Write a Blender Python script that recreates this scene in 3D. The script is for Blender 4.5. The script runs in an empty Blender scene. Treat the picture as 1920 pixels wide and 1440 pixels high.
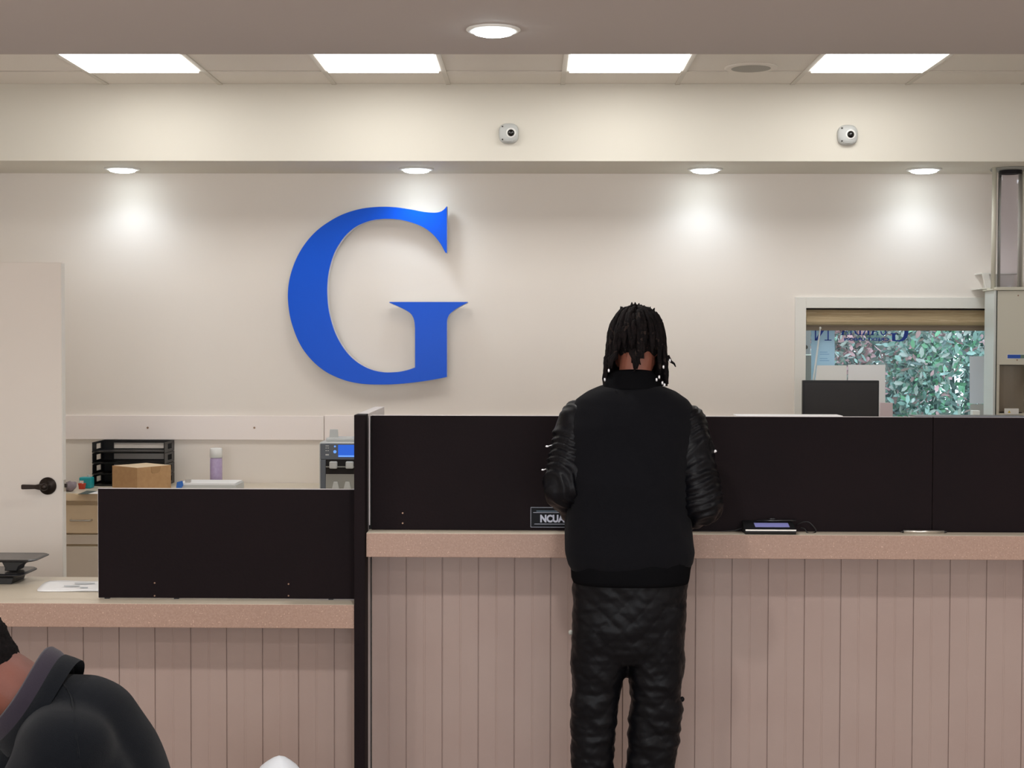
import bpy, bmesh, math, random
from mathutils import Vector, Matrix, noise
random.seed(7)
PI = math.pi
S = bpy.context.scene
C = S.collection

# ------------------------------------------------------------------ camera
W, H, F = 1920.0, 1440.0, 2750.0
CAM = Vector((0, 0, 1.68))
YAW, PITCH, ROLL = math.atan(40 / F), math.atan(77 / F), math.radians(0.15)
RC = (Matrix.Rotation(YAW, 3, 'Z') @ Matrix.Rotation(PI / 2 - PITCH, 3, 'X') @ Matrix.Rotation(ROLL, 3, 'Z'))
cam_d = bpy.data.cameras.new('camera')
cam_d.sensor_width = 36.0
cam_d.lens = F / W * 36.0
cam_o = bpy.data.objects.new('camera', cam_d)
C.objects.link(cam_o)
cam_o.matrix_world = Matrix.Translation(CAM) @ RC.to_4x4()
S.camera = cam_o

def ray(x, y):
    return RC @ Vector((x - W / 2, H / 2 - y, -F))
def P(x, y, Y):                       # point seen at pixel (x, y) on the plane Y
    d = ray(x, y); return CAM + d * ((Y - CAM.y) / d.y)
def PZ(x, y, Z):                      # ... on the plane Z
    d = ray(x, y); return CAM + d * ((Z - CAM.z) / d.z)
def px(x, Y, y=720): return P(x, y, Y).x
def pz(y, Y, x=960): return P(x, y, Y).z

# ------------------------------------------------------------------ world, exposure
wd = bpy.data.worlds.new('world'); S.world = wd; wd.use_nodes = True
bg = wd.node_tree.nodes['Background']
bg.inputs[0].default_value = (0.80, 0.90, 1.0, 1); bg.inputs[1].default_value = 1.8
S.view_settings.view_transform = 'Standard'
S.view_settings.look = 'None'
S.view_settings.gamma = 1.0
S.view_settings.exposure = 0.22
S.view_settings.use_curve_mapping = False

E_PANEL = 7.0        # emission of the square ceiling lights
E_LENS = 14.0        # lens of the recessed downlights
W_WALL = 4.0         # spot power of the four downlights above the back wall
W_LOBBY = 68.0       # spot power of the lobby downlights

# added fill lamps at the unseen lobby windows, brightening door and counter fronts
for xc, wdt in ((-1.375, 2.4), (1.525, 2.7)):
    a_l = bpy.data.lights.new('daylight_fill', 'AREA'); a_l.shape = 'RECTANGLE'; a_l.size = wdt; a_l.size_y = 1.95; a_l.energy = 78; a_l.color = (.95, .97, 1.0)
    a_o = bpy.data.objects.new('daylight_fill', a_l); C.objects.link(a_o); a_o.location = (xc, -4.05, 1.5); a_o.rotation_euler = (PI / 2, 0, 0)

# ------------------------------------------------------------------ materials
def lin(r, g, b):
    f = lambda c: (c / 255) / 12.92 if c / 255 <= 0.04045 else ((c / 255 + 0.055) / 1.055) ** 2.4
    return (f(r), f(g), f(b), 1)
def mat(name, rgb, rough=0.6, metal=0.0, bump=0.0, bscale=200.0, spec=0.5, vary=None, vscale=60.0, sheen=0.0, coat=0.0, vdetail=2.0, stretch=None):
    m = bpy.data.materials.new(name); m.use_nodes = True
    nt = m.node_tree; n = nt.nodes; p = n['Principled BSDF']
    p.inputs['Base Color'].default_value = lin(*rgb)
    p.inputs['Roughness'].default_value = rough
    p.inputs['Metallic'].default_value = metal
    p.inputs['Specular IOR Level'].default_value = spec
    if sheen: p.inputs['Sheen Weight'].default_value = sheen
    if coat: p.inputs['Coat Weight'].default_value = coat
    tc = n.new('ShaderNodeTexCoord'); src = tc.outputs['Object']
    if stretch:
        mp = n.new('ShaderNodeMapping'); mp.inputs['Scale'].default_value = stretch
        nt.links.new(src, mp.inputs['Vector']); src = mp.outputs['Vector']
    if vary:
        nz = n.new('ShaderNodeTexNoise'); nz.inputs['Scale'].default_value = vscale; nz.inputs['Detail'].default_value = vdetail
        nt.links.new(src, nz.inputs['Vector'])
        cr = n.new('ShaderNodeValToRGB'); e = cr.color_ramp.elements
        e[0].position = 0.38; e[1].position = 0.62
        e[0].color = lin(*rgb); e[1].color = lin(*vary[0])
        for k, v in enumerate(vary[1:]):
            q = e.new(0.66 + 0.06 * k); q.color = lin(*v)
        nt.links.new(nz.outputs['Fac'], cr.inputs['Fac']); nt.links.new(cr.outputs['Color'], p.inputs['Base Color'])
    if bump:
        nb = n.new('ShaderNodeTexNoise'); nb.inputs['Scale'].default_value = bscale; nb.inputs['Detail'].default_value = 3
        nt.links.new(src, nb.inputs['Vector'])
        b = n.new('ShaderNodeBump'); b.inputs['Strength'].default_value = bump; b.inputs['Distance'].default_value = 0.002
        nt.links.new(nb.outputs['Fac'], b.inputs['Height']); nt.links.new(b.outputs['Normal'], p.inputs['Normal'])
    return m
def emit(name, rgb, s):
    m = bpy.data.materials.new(name); m.use_nodes = True
    nt = m.node_tree; nt.nodes.clear()
    e = nt.nodes.new('ShaderNodeEmission'); o = nt.nodes.new('ShaderNodeOutputMaterial')
    e.inputs[0].default_value = (rgb[0], rgb[1], rgb[2], 1); e.inputs[1].default_value = s
    nt.links.new(e.outputs[0], o.inputs[0]); return m
def thin_glass(name, tint=(1, 1, 1), refl=1.0):
    m = bpy.data.materials.new(name); m.use_nodes = True
    nt = m.node_tree; nt.nodes.clear()
    t = nt.nodes.new('ShaderNodeBsdfTransparent'); t.inputs[0].default_value = (*tint, 1)
    g = nt.nodes.new('ShaderNodeBsdfGlossy'); g.inputs['Roughness'].default_value = 0.03
    lw = nt.nodes.new('ShaderNodeLayerWeight'); lw.inputs[0].default_value = 0.25; fr = nt.nodes.new('ShaderNodeMath'); fr.operation = 'ABSOLUTE'
    nt.links.new(lw.outputs['Fresnel'], fr.inputs[0])
    mu = nt.nodes.new('ShaderNodeMath'); mu.operation = 'MULTIPLY'; mu.inputs[1].default_value = refl
    mx = nt.nodes.new('ShaderNodeMixShader'); o = nt.nodes.new('ShaderNodeOutputMaterial')
    nt.links.new(fr.outputs[0], mu.inputs[0]); nt.links.new(mu.outputs[0], mx.inputs[0])
    nt.links.new(t.outputs[0], mx.inputs[1]); nt.links.new(g.outputs[0], mx.inputs[2]); nt.links.new(mx.outputs[0], o.inputs[0])
    return m

M = dict(
    wall=mat('painted_wall', (238, 230, 221), 0.75, bump=0.12, bscale=260),
    fascia=mat('painted_soffit', (224, 219, 207), 0.75, bump=0.1, bscale=260),
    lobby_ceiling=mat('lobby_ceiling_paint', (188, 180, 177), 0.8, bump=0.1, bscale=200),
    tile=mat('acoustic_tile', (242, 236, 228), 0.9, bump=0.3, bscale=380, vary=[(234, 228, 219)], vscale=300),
    tbar=mat('ceiling_grid_metal', (214, 208, 198), 0.5),
    floor=mat('carpet', (176, 162, 152), 0.95, bump=0.6, bscale=500, vary=[(160, 146, 136)], vscale=150),
    door=mat('door_paint', (236, 227, 217), 0.5, bump=0.05),
    door_edge=mat('door_edge_paint', (236, 233, 226), 0.5),
    bronze=mat('oil_rubbed_bronze', (52, 44, 40), 0.38, metal=0.7),
    trim=mat('white_trim', (232, 229, 221), 0.5),
    board=mat('rail_board', (250, 240, 235), 0.5, bump=0.1),
    dark=mat('dark_laminate', (24, 18, 20), 0.6, bump=0.25, bscale=120, vary=[(26, 19, 21)], vscale=3, spec=0.06),
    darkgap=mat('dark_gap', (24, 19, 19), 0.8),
    edge=mat('speckled_laminate', (162, 134, 119), 0.5, vary=[(150, 122, 107), (198, 168, 149), (130, 104, 93)], vscale=120, vdetail=5, bump=0.1),
    desktop=mat('desk_laminate_glancing', (216, 205, 186), 0.35, vary=[(210, 198, 179)], vscale=230, vdetail=3),  # tops paler than the speckled edge, glancing reflection put into the colour
    bead=mat('beadboard_paint', (157, 138, 130), 0.6, vary=[(154, 134, 126)], vscale=3, bump=0.1),
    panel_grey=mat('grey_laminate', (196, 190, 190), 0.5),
    cab=mat('maple_cabinet', (236, 214, 180), 0.5, vary=[(230, 207, 172)], vscale=6, stretch=(1, 1, 0.2)),
    cab_grey=mat('taupe_cabinet_door', (218, 206, 190), 0.55, vary=[(213, 201, 185)], vscale=6, stretch=(1, 1, 0.2)),
    chrome=mat('brushed_steel', (200, 196, 188), 0.3, metal=0.9),
    blue=mat('blue_acrylic', (0, 88, 222), 0.3, spec=0.16),
    blue_vinyl=mat('blue_vinyl', (10, 62, 170), 0.5),
    ret=mat('sign_return', (206, 208, 214), 0.5),
    blackp=mat('black_plastic', (22, 23, 25), 0.4, bump=0.05),
    blackg=mat('black_gloss_plastic', (30, 30, 33), 0.25),
    greyp=mat('grey_plastic', (92, 98, 106), 0.4),
    lightp=mat('light_grey_plastic', (196, 198, 196), 0.45),
    midp=mat('mid_grey_plastic', (150, 149, 142), 0.5),
    white=mat('white_plastic', (236, 236, 232), 0.45),
    paper=mat('white_paper', (240, 240, 240), 0.8),
    print=mat('faint_print', (196, 200, 204), 0.8),
    cardboard=mat('cardboard', (196, 156, 110), 0.85, vary=[(190, 149, 104)], vscale=40),
    cardin=mat('pale_cardboard', (226, 204, 172), 0.85),
    lilac=mat('lilac_can', (186, 168, 200), 0.35, vary=[(178, 158, 194)], vscale=60),
    red=mat('red_plastic', (214, 70, 42), 0.4),
    teal=mat('teal_plastic', (30, 160, 168), 0.4),
    bagm=mat('lilac_grey_fabric', (140, 128, 134), 0.9, bump=0.5, bscale=80),
    blueclip=mat('blue_plastic', (44, 110, 200), 0.4),
    tealdark=mat('dark_teal_card', (70, 84, 82), 0.7),
    shade=mat('woven_shade', (196, 176, 142), 0.9, vary=[(180, 160, 126), (206, 188, 154)], vscale=40, stretch=(0.12, 1, 3), bump=0.3),
    shadehem=mat('woven_shade_hem', (150, 136, 120), 0.9, bump=0.3),
    beige=mat('beige_enamel', (208, 204, 188), 0.4),
    beige_in=mat('recess_liner', (172, 160, 142), 0.6),
    grey_en=mat('grey_enamel', (206, 210, 206), 0.4),
    darkgreen=mat('dark_green_gap_shade', (44, 54, 48), 0.6),
    sky=mat('sky_blue_film', (186, 224, 250), 0.7),
    skyink=mat('faint_blue_print', (150, 196, 232), 0.7),
    palesheet=mat('pale_blue_board', (226, 236, 248), 0.7),
    pink=mat('pink_card', (226, 208, 212), 0.8),
    skin=mat('brown_skin', (122, 72, 56), 0.5, bump=0.1, bscale=150),
    skin2=mat('deep_brown_skin', (104, 56, 42), 0.62, vary=[(96, 54, 42)], vscale=14, bump=0.2, bscale=180),
    lips=mat('lip_skin', (104, 58, 54), 0.45),
    eyew=mat('eye_white', (220, 216, 208), 0.3),
    eyeb=mat('eye_dark', (26, 18, 14), 0.2),
    hair=mat('black_locs', (22, 17, 17), 0.85, bump=1.0, bscale=260, vary=[(13, 11, 12), (42, 34, 31)], vscale=45, spec=0.1),
    hair2=mat('cropped_black_hair', (18, 14, 14), 0.95, bump=1.0, bscale=420, vary=[(11, 9, 9)], vscale=120, spec=0.1),
    jacket=mat('black_wool', (16, 16, 19), 0.95, bump=0.5, bscale=500, sheen=0.03, spec=0.04),
    sleeve=mat('black_satin_sleeve', (8, 8, 12), 0.42, bump=0.2, bscale=120, spec=0.14),
    rib=mat('black_rib_knit', (11, 11, 13), 0.95, spec=0.04),
    trouser=mat('black_quilted_nylon', (10, 10, 13), 0.42, bump=0.25, bscale=90, spec=0.12),
    fleece=mat('charcoal_fleece', (16, 18, 22), 0.95, bump=0.6, bscale=600, sheen=0.06, spec=0.04),
    collar=mat('plum_grey_collar', (42, 37, 46), 0.9, bump=0.5, bscale=500, sheen=0.12, spec=0.1),
    jeans=mat('dark_trousers', (34, 36, 46), 0.9, bump=0.3),
    shoe=mat('black_leather', (24, 23, 23), 0.45),
    sole=mat('shoe_sole', (60, 58, 56), 0.8),
    silver=mat('silver_bead', (235, 236, 240), 0.25, metal=0.5),
    leaf_g=mat('green_leaf', (142, 200, 166), 0.6), leaf_t=mat('teal_leaf', (172, 206, 202), 0.6),
    leaf_p=mat('pink_leaf', (226, 182, 190), 0.6), leaf_w=mat('pale_leaf', (196, 204, 202), 0.6), leaf_d=mat('dark_leaf', (112, 132, 134), 0.7),
    grass=mat('lawn', (90, 128, 84), 0.9, bump=0.6, bscale=60), stone=mat('grey_stone', (132, 126, 124), 0.8, bump=0.2),
    glass=thin_glass('window_glass', (0.94, 0.98, 0.97), 0.5), tubeglass=thin_glass('clear_tube_plastic', (0.90, 0.89, 0.93), 1.0),
    plaque=mat('black_plaque', (8, 10, 16), 0.45, spec=0.12), ink=mat('silver_print', (176, 180, 196), 0.5), ink2=mat('dim_print', (90, 112, 130), 0.5),
    padface=mat('pad_screen', (140, 142, 206), 0.3),
    screen=emit('lit_screen', lin(50, 96, 200)[:3], 1.0), screen2=emit('lit_screen_bright', lin(110, 160, 240)[:3], 1.0),
    panel_e=emit('panel_diffuser', (0.98, 0.97, 0.94), E_PANEL), lens_e=emit('downlight_lens', (0.84, 0.96, 1.0), E_LENS),
    yellow=mat('warning_yellow', (216, 190, 60), 0.6), labelblue=mat('label_blue', (30, 80, 180), 0.4), labelgreen=mat('label_green', (96, 120, 104), 0.5),
    bag=mat('white_crumpled_bag', (206, 210, 216), 0.6, bump=0.15, bscale=40),
    chairf=mat('grey_chair_fabric', (88, 86, 90), 0.9, bump=0.4), screw=mat('screw_head', (150, 120, 100), 0.4, metal=0.6),
    hole=mat('screw_hole', (60, 56, 52), 0.9), cord=mat('black_cord', (16, 16, 18), 0.5),
)

# ------------------------------------------------------------------ mesh builder
class MB:
    def __init__(s): s.v = []; s.f = []; s.m = []; s.mi = 0
    def add(s, vs, fs):
        o = len(s.v); s.v += [Vector(v) for v in vs]
        for f in fs: s.f.append([o + i for i in f]); s.m.append(s.mi)
        return s
    def box(s, x0, x1, y0, y1, z0, z1):
        x0, x1 = sorted((x0, x1)); y0, y1 = sorted((y0, y1)); z0, z1 = sorted((z0, z1))
        return s.add([(x0, y0, z0), (x1, y0, z0), (x1, y1, z0), (x0, y1, z0), (x0, y0, z1), (x1, y0, z1), (x1, y1, z1), (x0, y1, z1)],
                     [(0, 3, 2, 1), (4, 5, 6, 7), (0, 1, 5, 4), (1, 2, 6, 5), (2, 3, 7, 6), (3, 0, 4, 7)])
    def prism(s, poly, a, b):          # two matching polygons of 3-D points
        n = len(poly); A = [Vector(p) + Vector(a) for p in poly]; B = [Vector(p) + Vector(b) for p in poly]
        s.add(A + B, [list(range(n))[::-1], list(range(n, 2 * n))] + [(i, (i + 1) % n, n + (i + 1) % n, n + i) for i in range(n)])
        return s
    def loft(s, rings, cap=True, closed=True):
        n = len(rings[0]); vs = [p for r in rings for p in r]; fs = []
        for k in range(len(rings) - 1):
            for i in range(n if closed else n - 1):
                j = (i + 1) % n; fs.append((k * n + i, k * n + j, (k + 1) * n + j, (k + 1) * n + i))
        if cap:
            fs.append(list(range(n))[::-1]); fs.append([(len(rings) - 1) * n + i for i in range(n)])
        return s.add(vs, fs)
    def tube(s, pts, r, n=10, cap=True):
        pts = [Vector(p) for p in pts]; rs = r if isinstance(r, (list, tuple)) else [r] * len(pts); rings = []
        up = Vector((0, 0, 1)); 
        d0 = (pts[1] - pts[0]).normalized()
        u = d0.cross(up if abs(d0.z) < 0.9 else Vector((1, 0, 0))).normalized()
        for i, p in enumerate(pts):
            d = (pts[min(i + 1, len(pts) - 1)] - pts[max(i - 1, 0)]).normalized()
            u = (u - d * u.dot(d)).normalized(); w = d.cross(u)
            rings.append([p + (u * math.cos(2 * PI * k / n) + w * math.sin(2 * PI * k / n)) * rs[i] for k in range(n)])
        return s.loft(rings, cap)
    def capsule(s, a, b, ra, rb, n=18):
        a = Vector(a); b = Vector(b); d = (b - a).normalized(); pts = []; rs = []
        for k in range(5):
            t = PI / 2 * (k + 0.3) / 5; pts.append(a - d * ra * math.cos(t)); rs.append(ra * math.sin(t))
        for k in range(5): pts.append(a.lerp(b, k / 4)); rs.append(ra + (rb - ra) * k / 4)
        for k in range(4, -1, -1):
            t = PI / 2 * (k + 0.3) / 5; pts.append(b + d * rb * math.cos(t)); rs.append(rb * math.sin(t))
        return s.tube(pts, rs, n)
    def chain(s, pts, rs, n=18):
        for i in range(len(pts) - 1): s.capsule(pts[i], pts[i + 1], rs[i], rs[i + 1], n)
        return s
    def ell(s, c, r, rot=None, nu=20, nv=12):
        c = Vector(c); R = rot or Matrix.Identity(3); rings = []
        for k in range(nv):
            t = PI * (k + 0.35) / (nv - 0.3)
            rings.append([c + R @ Vector((r[0] * math.sin(t) * math.cos(2 * PI * i / nu), r[1] * math.sin(t) * math.sin(2 * PI * i / nu), -r[2] * math.cos(t))) for i in range(nu)])
        return s.loft(rings)
    def cyl(s, c, r, h, axis='Z', n=28, r2=None):
        c = Vector(c); ax = {'X': Vector((1, 0, 0)), 'Y': Vector((0, 1, 0)), 'Z': Vector((0, 0, 1))}[axis]
        return s.tube([c, c + ax * h], [r, r if r2 is None else r2], n)
    def lathe(s, c, prof, n=28, axis='Z', closed=False):
        c = Vector(c); rings = []
        for r, h in prof:
            ring = []
            for i in range(n):
                a = 2 * PI * i / n; x, y = r * math.cos(a), r * math.sin(a)
                ring.append(c + (Vector((x, y, h)) if axis == 'Z' else Vector((x, h, y))))
            rings.append(ring)
        return s.loft(rings, cap=not closed)
    def build(s, name, m, parent=None, origin=None, smooth=False, bevel=0.0, seg=2):
        if parent is not None: org = parent['_o'] if '_o' in parent else (0, 0, 0); org = Vector(org)
        elif origin is not None: org = Vector(origin)
        else:
            xs = [v.x for v in s.v]; ys = [v.y for v in s.v]; zs = [v.z for v in s.v]
            org = Vector(((min(xs) + max(xs)) / 2, (min(ys) + max(ys)) / 2, min(zs)))
        me = bpy.data.meshes.new(name)
        me.from_pydata([v - org for v in s.v], [], s.f)
        ms = m if isinstance(m, (list, tuple)) else [m]
        for q in ms: me.materials.append(q)
        if len(ms) > 1: me.polygons.foreach_set('material_index', s.m)
        bm = bmesh.new(); bm.from_mesh(me); bmesh.ops.recalc_face_normals(bm, faces=bm.faces[:]); bm.to_mesh(me); bm.free()
        if smooth: me.polygons.foreach_set('use_smooth', [True] * len(me.polygons))
        o = bpy.data.objects.new(name, me); C.objects.link(o)
        if parent is not None: o.parent = parent
        else: o.location = org
        o['_o'] = tuple(org)
        if bevel:
            b = o.modifiers.new('bevel', 'BEVEL'); b.width = bevel; b.segments = seg; b.limit_method = 'ANGLE'; b.angle_limit = 0.6
            b.harden_normals = False
        return o

def thing(name, label, cat, loc, group=None):
    o = bpy.data.objects.new(name, None); C.objects.link(o); o.location = loc
    o.empty_display_size = 0.1
    o['label'] = label; o['category'] = cat; o['_o'] = tuple(loc)
    if group: o['group'] = group
    return o
def tag(o, label, cat, group=None):
    o['label'] = label; o['category'] = cat
    if group: o['group'] = group
    return o
def struct(o): o['kind'] = 'structure'; return o
def sempty(name, loc): 
    o = bpy.data.objects.new(name, None); C.objects.link(o); o.location = loc; o['_o'] = tuple(loc); o['kind'] = 'structure'; return o
def bx(name, m, *a, parent=None, bevel=0.0, **k): return MB().box(*a).build(name, m, parent, bevel=bevel, **k)
def dup(root, loc, label=None):
    r = root.copy(); C.objects.link(r); r.location = loc
    if label: r['label'] = label
    def kids(o, p):
        for ch in list(o.children):
            c = ch.copy(); C.objects.link(c); c.parent = p
            kids(ch, c)
    kids(root, r)
    return r
def text_mb(s, size, m, origin, parent, name, mirror=False, extrude=0.0004, offset=0.0, sx=1.0):
    cu = bpy.data.curves.new(name, 'FONT'); cu.body = s; cu.size = size; cu.extrude = extrude; cu.offset = offset; cu.align_x = 'LEFT'
    cu.resolution_u = 4
    t = bpy.data.objects.new(name, cu); C.objects.link(t)
    me = bpy.data.meshes.new_from_object(t.evaluated_get(bpy.context.evaluated_depsgraph_get()))
    bpy.data.objects.remove(t); bpy.data.curves.remove(cu)
    b = MB(); k = -sx if mirror else sx; o = Vector(origin)
    b.add([o + Vector((v.co.x * k, -v.co.z, v.co.y)) for v in me.vertices], [list(p.vertices) for p in me.polygons])
    bpy.data.meshes.remove(me)
    return b.build(name, m, parent)
def catmull(pts, corners, n=4):
    out = []; L = len(pts)
    for i in range(L):
        p0, p1, p2, p3 = pts[i - 1], pts[i], pts[(i + 1) % L], pts[(i + 2) % L]
        if i in corners: p0 = p1
        if (i + 1) % L in corners: p3 = p2
        for k in range(n):
            t = k / n
            out.append(tuple(0.5 * ((2 * b) + (-a + c) * t + (2 * a - 5 * b + 4 * c - d) * t * t + (-a + 3 * b - 3 * c + d) * t ** 3) for a, b, c, d in zip(p0, p1, p2, p3)))
    return out

# ------------------------------------------------------------------ key planes
Z_C, Z_D = 1.02, 0.77                 # high counter, low desk
Y_F = 5.06                            # front edge of both
Y_P = 5.15                            # privacy panels
Y_B = 5.215                           # beadboard
Y_W = 8.41                            # back wall
Y_U = 7.83                            # upper fascia
Z_S = pz(302, Y_U)                    # soffit underside
Z_T = 3.056                           # tile ceiling
Z_L = 2.80                            # lobby ceiling
Y_L = 5.725
XL, XR = -3.12, 3.75

# ------------------------------------------------------------------ setting
struct(bx('floor', M['floor'], XL, XR, -4.0, 8.61, -0.1, 0))
w = MB(); wx0, wx1 = px(1510, Y_W, 650), 2.78; wz0, wz1 = 1.10, pz(578, Y_W, 1680)
w.box(XL, wx0, Y_W, Y_W + .2, 0, 3.2); w.box(wx1, XR, Y_W, Y_W + .2, 0, 3.2)
w.box(wx0, wx1, Y_W, Y_W + .2, 0, wz0); w.box(wx0, wx1, Y_W, Y_W + .2, wz1, 3.2)
struct(w.build('wall_back', M['wall']))
struct(bx('wall_left', M['wall'], XL - .15, XL, -4.0, 8.61, -.1, 3.2))
struct(bx('wall_right', M['wall'], XR, XR + .15, -4.0, 8.61, -.1, 3.2))
w = MB(); w.box(XL, XR, -4.15, -4.0, 0, .5); w.box(XL, XR, -4.15, -4.0, 2.5, 3.2)
for a, b in ((XL, -2.6), (-.15, .15), (2.9, XR)): w.box(a, b, -4.15, -4.0, .5, 2.5)
struct(w.build('wall_front', M['wall']))
struct(bx('trim_1', M['fascia'], XL, XR, Y_U, Y_W, Z_S, Z_T))           # soffit over the back wall
# tile ceiling with its T-bar grid and one slab behind each lay-in tile
gx = [px(v, Y_U, 157) for v in (-14, 200, 411, 625, 844, 1058, 1275, 1486, 1700, 1918, 2132)]
step = (gx[9] - gx[1]) / 8; gx = [gx[1] + step * (k - 1) for k in range(11)]
gx = [gx[0] - step] + gx
gy = [Y_U, 7.46, 6.85, 6.24, Y_L]
LCOL = (2, 4, 6, 8)                    # light columns
c_ = MB()
for i in range(-1, len(gx)):
    a = max(XL, gx[i]) if i >= 0 else XL; b = gx[i + 1] if i + 1 < len(gx) else XR
    if i < 0: b = min(g for g in gx if g > XL)
    if i >= 0 and gx[i] < XL: continue
    for j in range(4):
        if i in LCOL and j == 1: c_.box(a, b, gy[j + 1], gy[j], Z_T + .08, Z_T + .10)
        else: c_.box(a, b, gy[j + 1], gy[j], Z_T, Z_T + .03)
struct(c_.build('ceiling', M['tile']))
g_ = MB()
for x in gx:
    if XL < x < XR: g_.box(x - .012, x + .012, Y_L, Y_U, Z_T - .006, Z_T - .0002)
for y in gy[1:-1]: g_.box(XL, XR, y - .006, y + .006, Z_T - .005, Z_T - .0004)
struct(g_.build('trim_2', M['tbar']))
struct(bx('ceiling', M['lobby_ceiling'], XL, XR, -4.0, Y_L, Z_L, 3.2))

# door leaf, swung open in front of the staff area
DY = 6.38; dx1 = px(117, DY, 800); dz1 = pz(492, DY, 60)
d = sempty('door_1', (dx1 - .52, DY + .022, 0))
MB().box(dx1 - 1.045, dx1 - .002, DY, DY + .044, .01, dz1).build('door_leaf', M['door'], d, bevel=.002)
MB().box(dx1 - .0018, dx1 + .0004, DY + .001, DY + .043, .012, dz1 - .002).build('door_edge', M['door_edge'], d)
hc = P(90, 911, DY)
h = MB(); h.lathe((hc.x, DY, hc.z), [(.010, -.001), (.038, -.001), (.0385, -.006), (.036, -.012), (.02, -.016), (.014, -.02), (.0125, -.045), (.016, -.052), (.012, -.06), (.002, -.061)], axis='Y')
h.build('handle_rose', M['bronze'], d, smooth=True)
lv = MB(); lz = hc.z
lv.loft([[Vector((hc.x + dx, DY - .050 + oy * t, lz + oz * hgt)) for oy, oz in ((-1, -1), (-1, 1), (1, 1), (1, -1))] for dx, t, hgt in ((.012, .008, .012), (-.02, .008, .0125), (-.04, .006, .009), (-.095, .006, .0105), (-.1, .005, .0085))])
lv.build('door_lever', M['bronze'], d, bevel=.003)
lt = MB(); lt.box(dx1, dx1 + .003, DY + .010, DY + .034, hc.z - .025, hc.z + .025)
lt.build('latch_plate', M['chrome'], d); MB().box(dx1 + .001, dx1 + .012, DY + .014, DY + .028, hc.z - .008, hc.z + .008).build('latch_bolt', M['bronze'], d)

# rail boards on the back wall
for k, (a, b, dz) in enumerate(((XL, px(608, Y_W, 800), 0), (px(609, Y_W, 800), 1.6, .004))):
    struct(bx('trim_%d' % (k + 3), M['board'], a, b, Y_W - .018, Y_W, pz(824, Y_W, 350), pz(779, Y_W, 350) + dz, bevel=.002))
for q in (277, 477):
    p = P(q, 802, Y_W - .018)
    tag(MB().cyl(p + Vector((0, -.003, 0)), .006, .004, 'Y', 12).build('screw', M['screw']), 'small screw in the pale wall rail board ' + ('above the black letter trays' if q == 277 else 'right of the lilac can'), 'screw', 'screws in the rail board')

# ------------------------------------------------------------------ lights
def area_under(x, y, z): pass
names = ['leftmost, nearest the door side', 'above the blue letter G', 'between the two wall cameras', 'rightmost, nearest the clear tube side']
lab = ['glowing square ceiling light panel, leftmost of the four in the tile ceiling', 'glowing square ceiling light panel above the blue letter G', 'glowing square ceiling light panel just left of the round ceiling speaker', 'glowing square ceiling light panel just right of the round ceiling speaker']
root = None
for k, i in enumerate(LCOL):
    x0, x1 = gx[i] + .012, gx[i + 1] - .012; loc = ((x0 + x1) / 2, (6.85 + 7.46) / 2, Z_T)
    if root is None:
        root = thing('ceiling_light', lab[0], 'ceiling light', loc, 'square panel lights in the tile ceiling')
        f = MB(); y0, y1 = 6.856, 7.454
        f.box(x0, x1, y0, y0 + .014, Z_T - .004, Z_T + .03); f.box(x0, x1, y1 - .014, y1, Z_T - .004, Z_T + .03)
        f.box(x0, x0 + .014, y0, y1, Z_T - .004, Z_T + .03); f.box(x1 - .014, x1, y0, y1, Z_T - .004, Z_T + .03)
        f.build('frame', M['white'], root)
        MB().box(x0 + .014, x1 - .014, y0 + .014, y1 - .014, Z_T - .014, Z_T + .01).build('diffuser', M['panel_e'], root)
    else: dup(root, loc, lab[k])

def downlight(loc, label, group, power, ang, blend, col, root=None):
    r = thing('downlight', label, 'downlight', loc, group) if root is None else dup(root, loc, label)
    if root is None:
        x, y, z = loc
        MB().lathe((x, y, z), [(.070, 0), (.097, 0), (.098, -.003), (.092, -.007), (.074, -.009), (.070, -.004)], n=40).build('trim_ring', M['white'], r, smooth=True)
        MB().lathe((x, y, z), [(.0735, -.002), (.0735, -.008), (.068, -.016), (.05, -.021), (.025, -.023), (.002, -.0235)], n=40).build('lens', M['lens_e'], r, smooth=True)
    l = bpy.data.lights.new('lamp', 'SPOT'); l.energy = power; l.spot_size = math.radians(ang); l.spot_blend = blend; l.color = col; l.shadow_soft_size = .05
    o = bpy.data.objects.new('lamp', l); C.objects.link(o); o.location = (loc[0], loc[1], loc[2] - .08)
    return r
zs = Z_S; dl = None
wl = ['round downlight in the soffit, leftmost, above the open door side', 'round downlight in the soffit right above the blue letter G', 'round downlight in the soffit up and right of the standing person', 'round downlight in the soffit beside the clear tube']
for k, q in enumerate((225, 780, 1322, 1731)):
    p = PZ(q, 316 + (q - 960) * .0026, zs)
    dl = downlight((p.x, 8.18, zs), wl[k], 'downlights in the soffit above the back wall', W_WALL, 150, .9, (.76, .87, 1.0), dl) if dl is None else (downlight((p.x, 8.18, zs), wl[k], '', W_WALL, 150, .9, (.76, .87, 1.0), dl), dl)[1]
p = PZ(925, 55, Z_L)
big = downlight((p.x, p.y, Z_L), 'large bright round downlight in the dark lobby ceiling, top centre', 'downlights in the lobby ceiling', W_LOBBY * .5, 150, .8, (.98, .955, .925))
for yy, rn in ((3.3, 'row nearest the teller counters'), (1.3, 'middle row'), (-1.2, 'row nearest the lobby windows')):
    for xx, cn_ in ((-2.3, 'left'), (-.14, 'centre'), (2.1, 'right')):
        downlight((xx, yy, Z_L), 'round lobby downlight outside the picture, ' + cn_ + ' one of the ' + rn, '', W_LOBBY, 160, .9, (.98, .955, .925), big)
for o in C.objects:
    if o.name.startswith('downlight') and o.location.y < 5: o['group'] = 'lobby downlights outside the picture'

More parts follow.
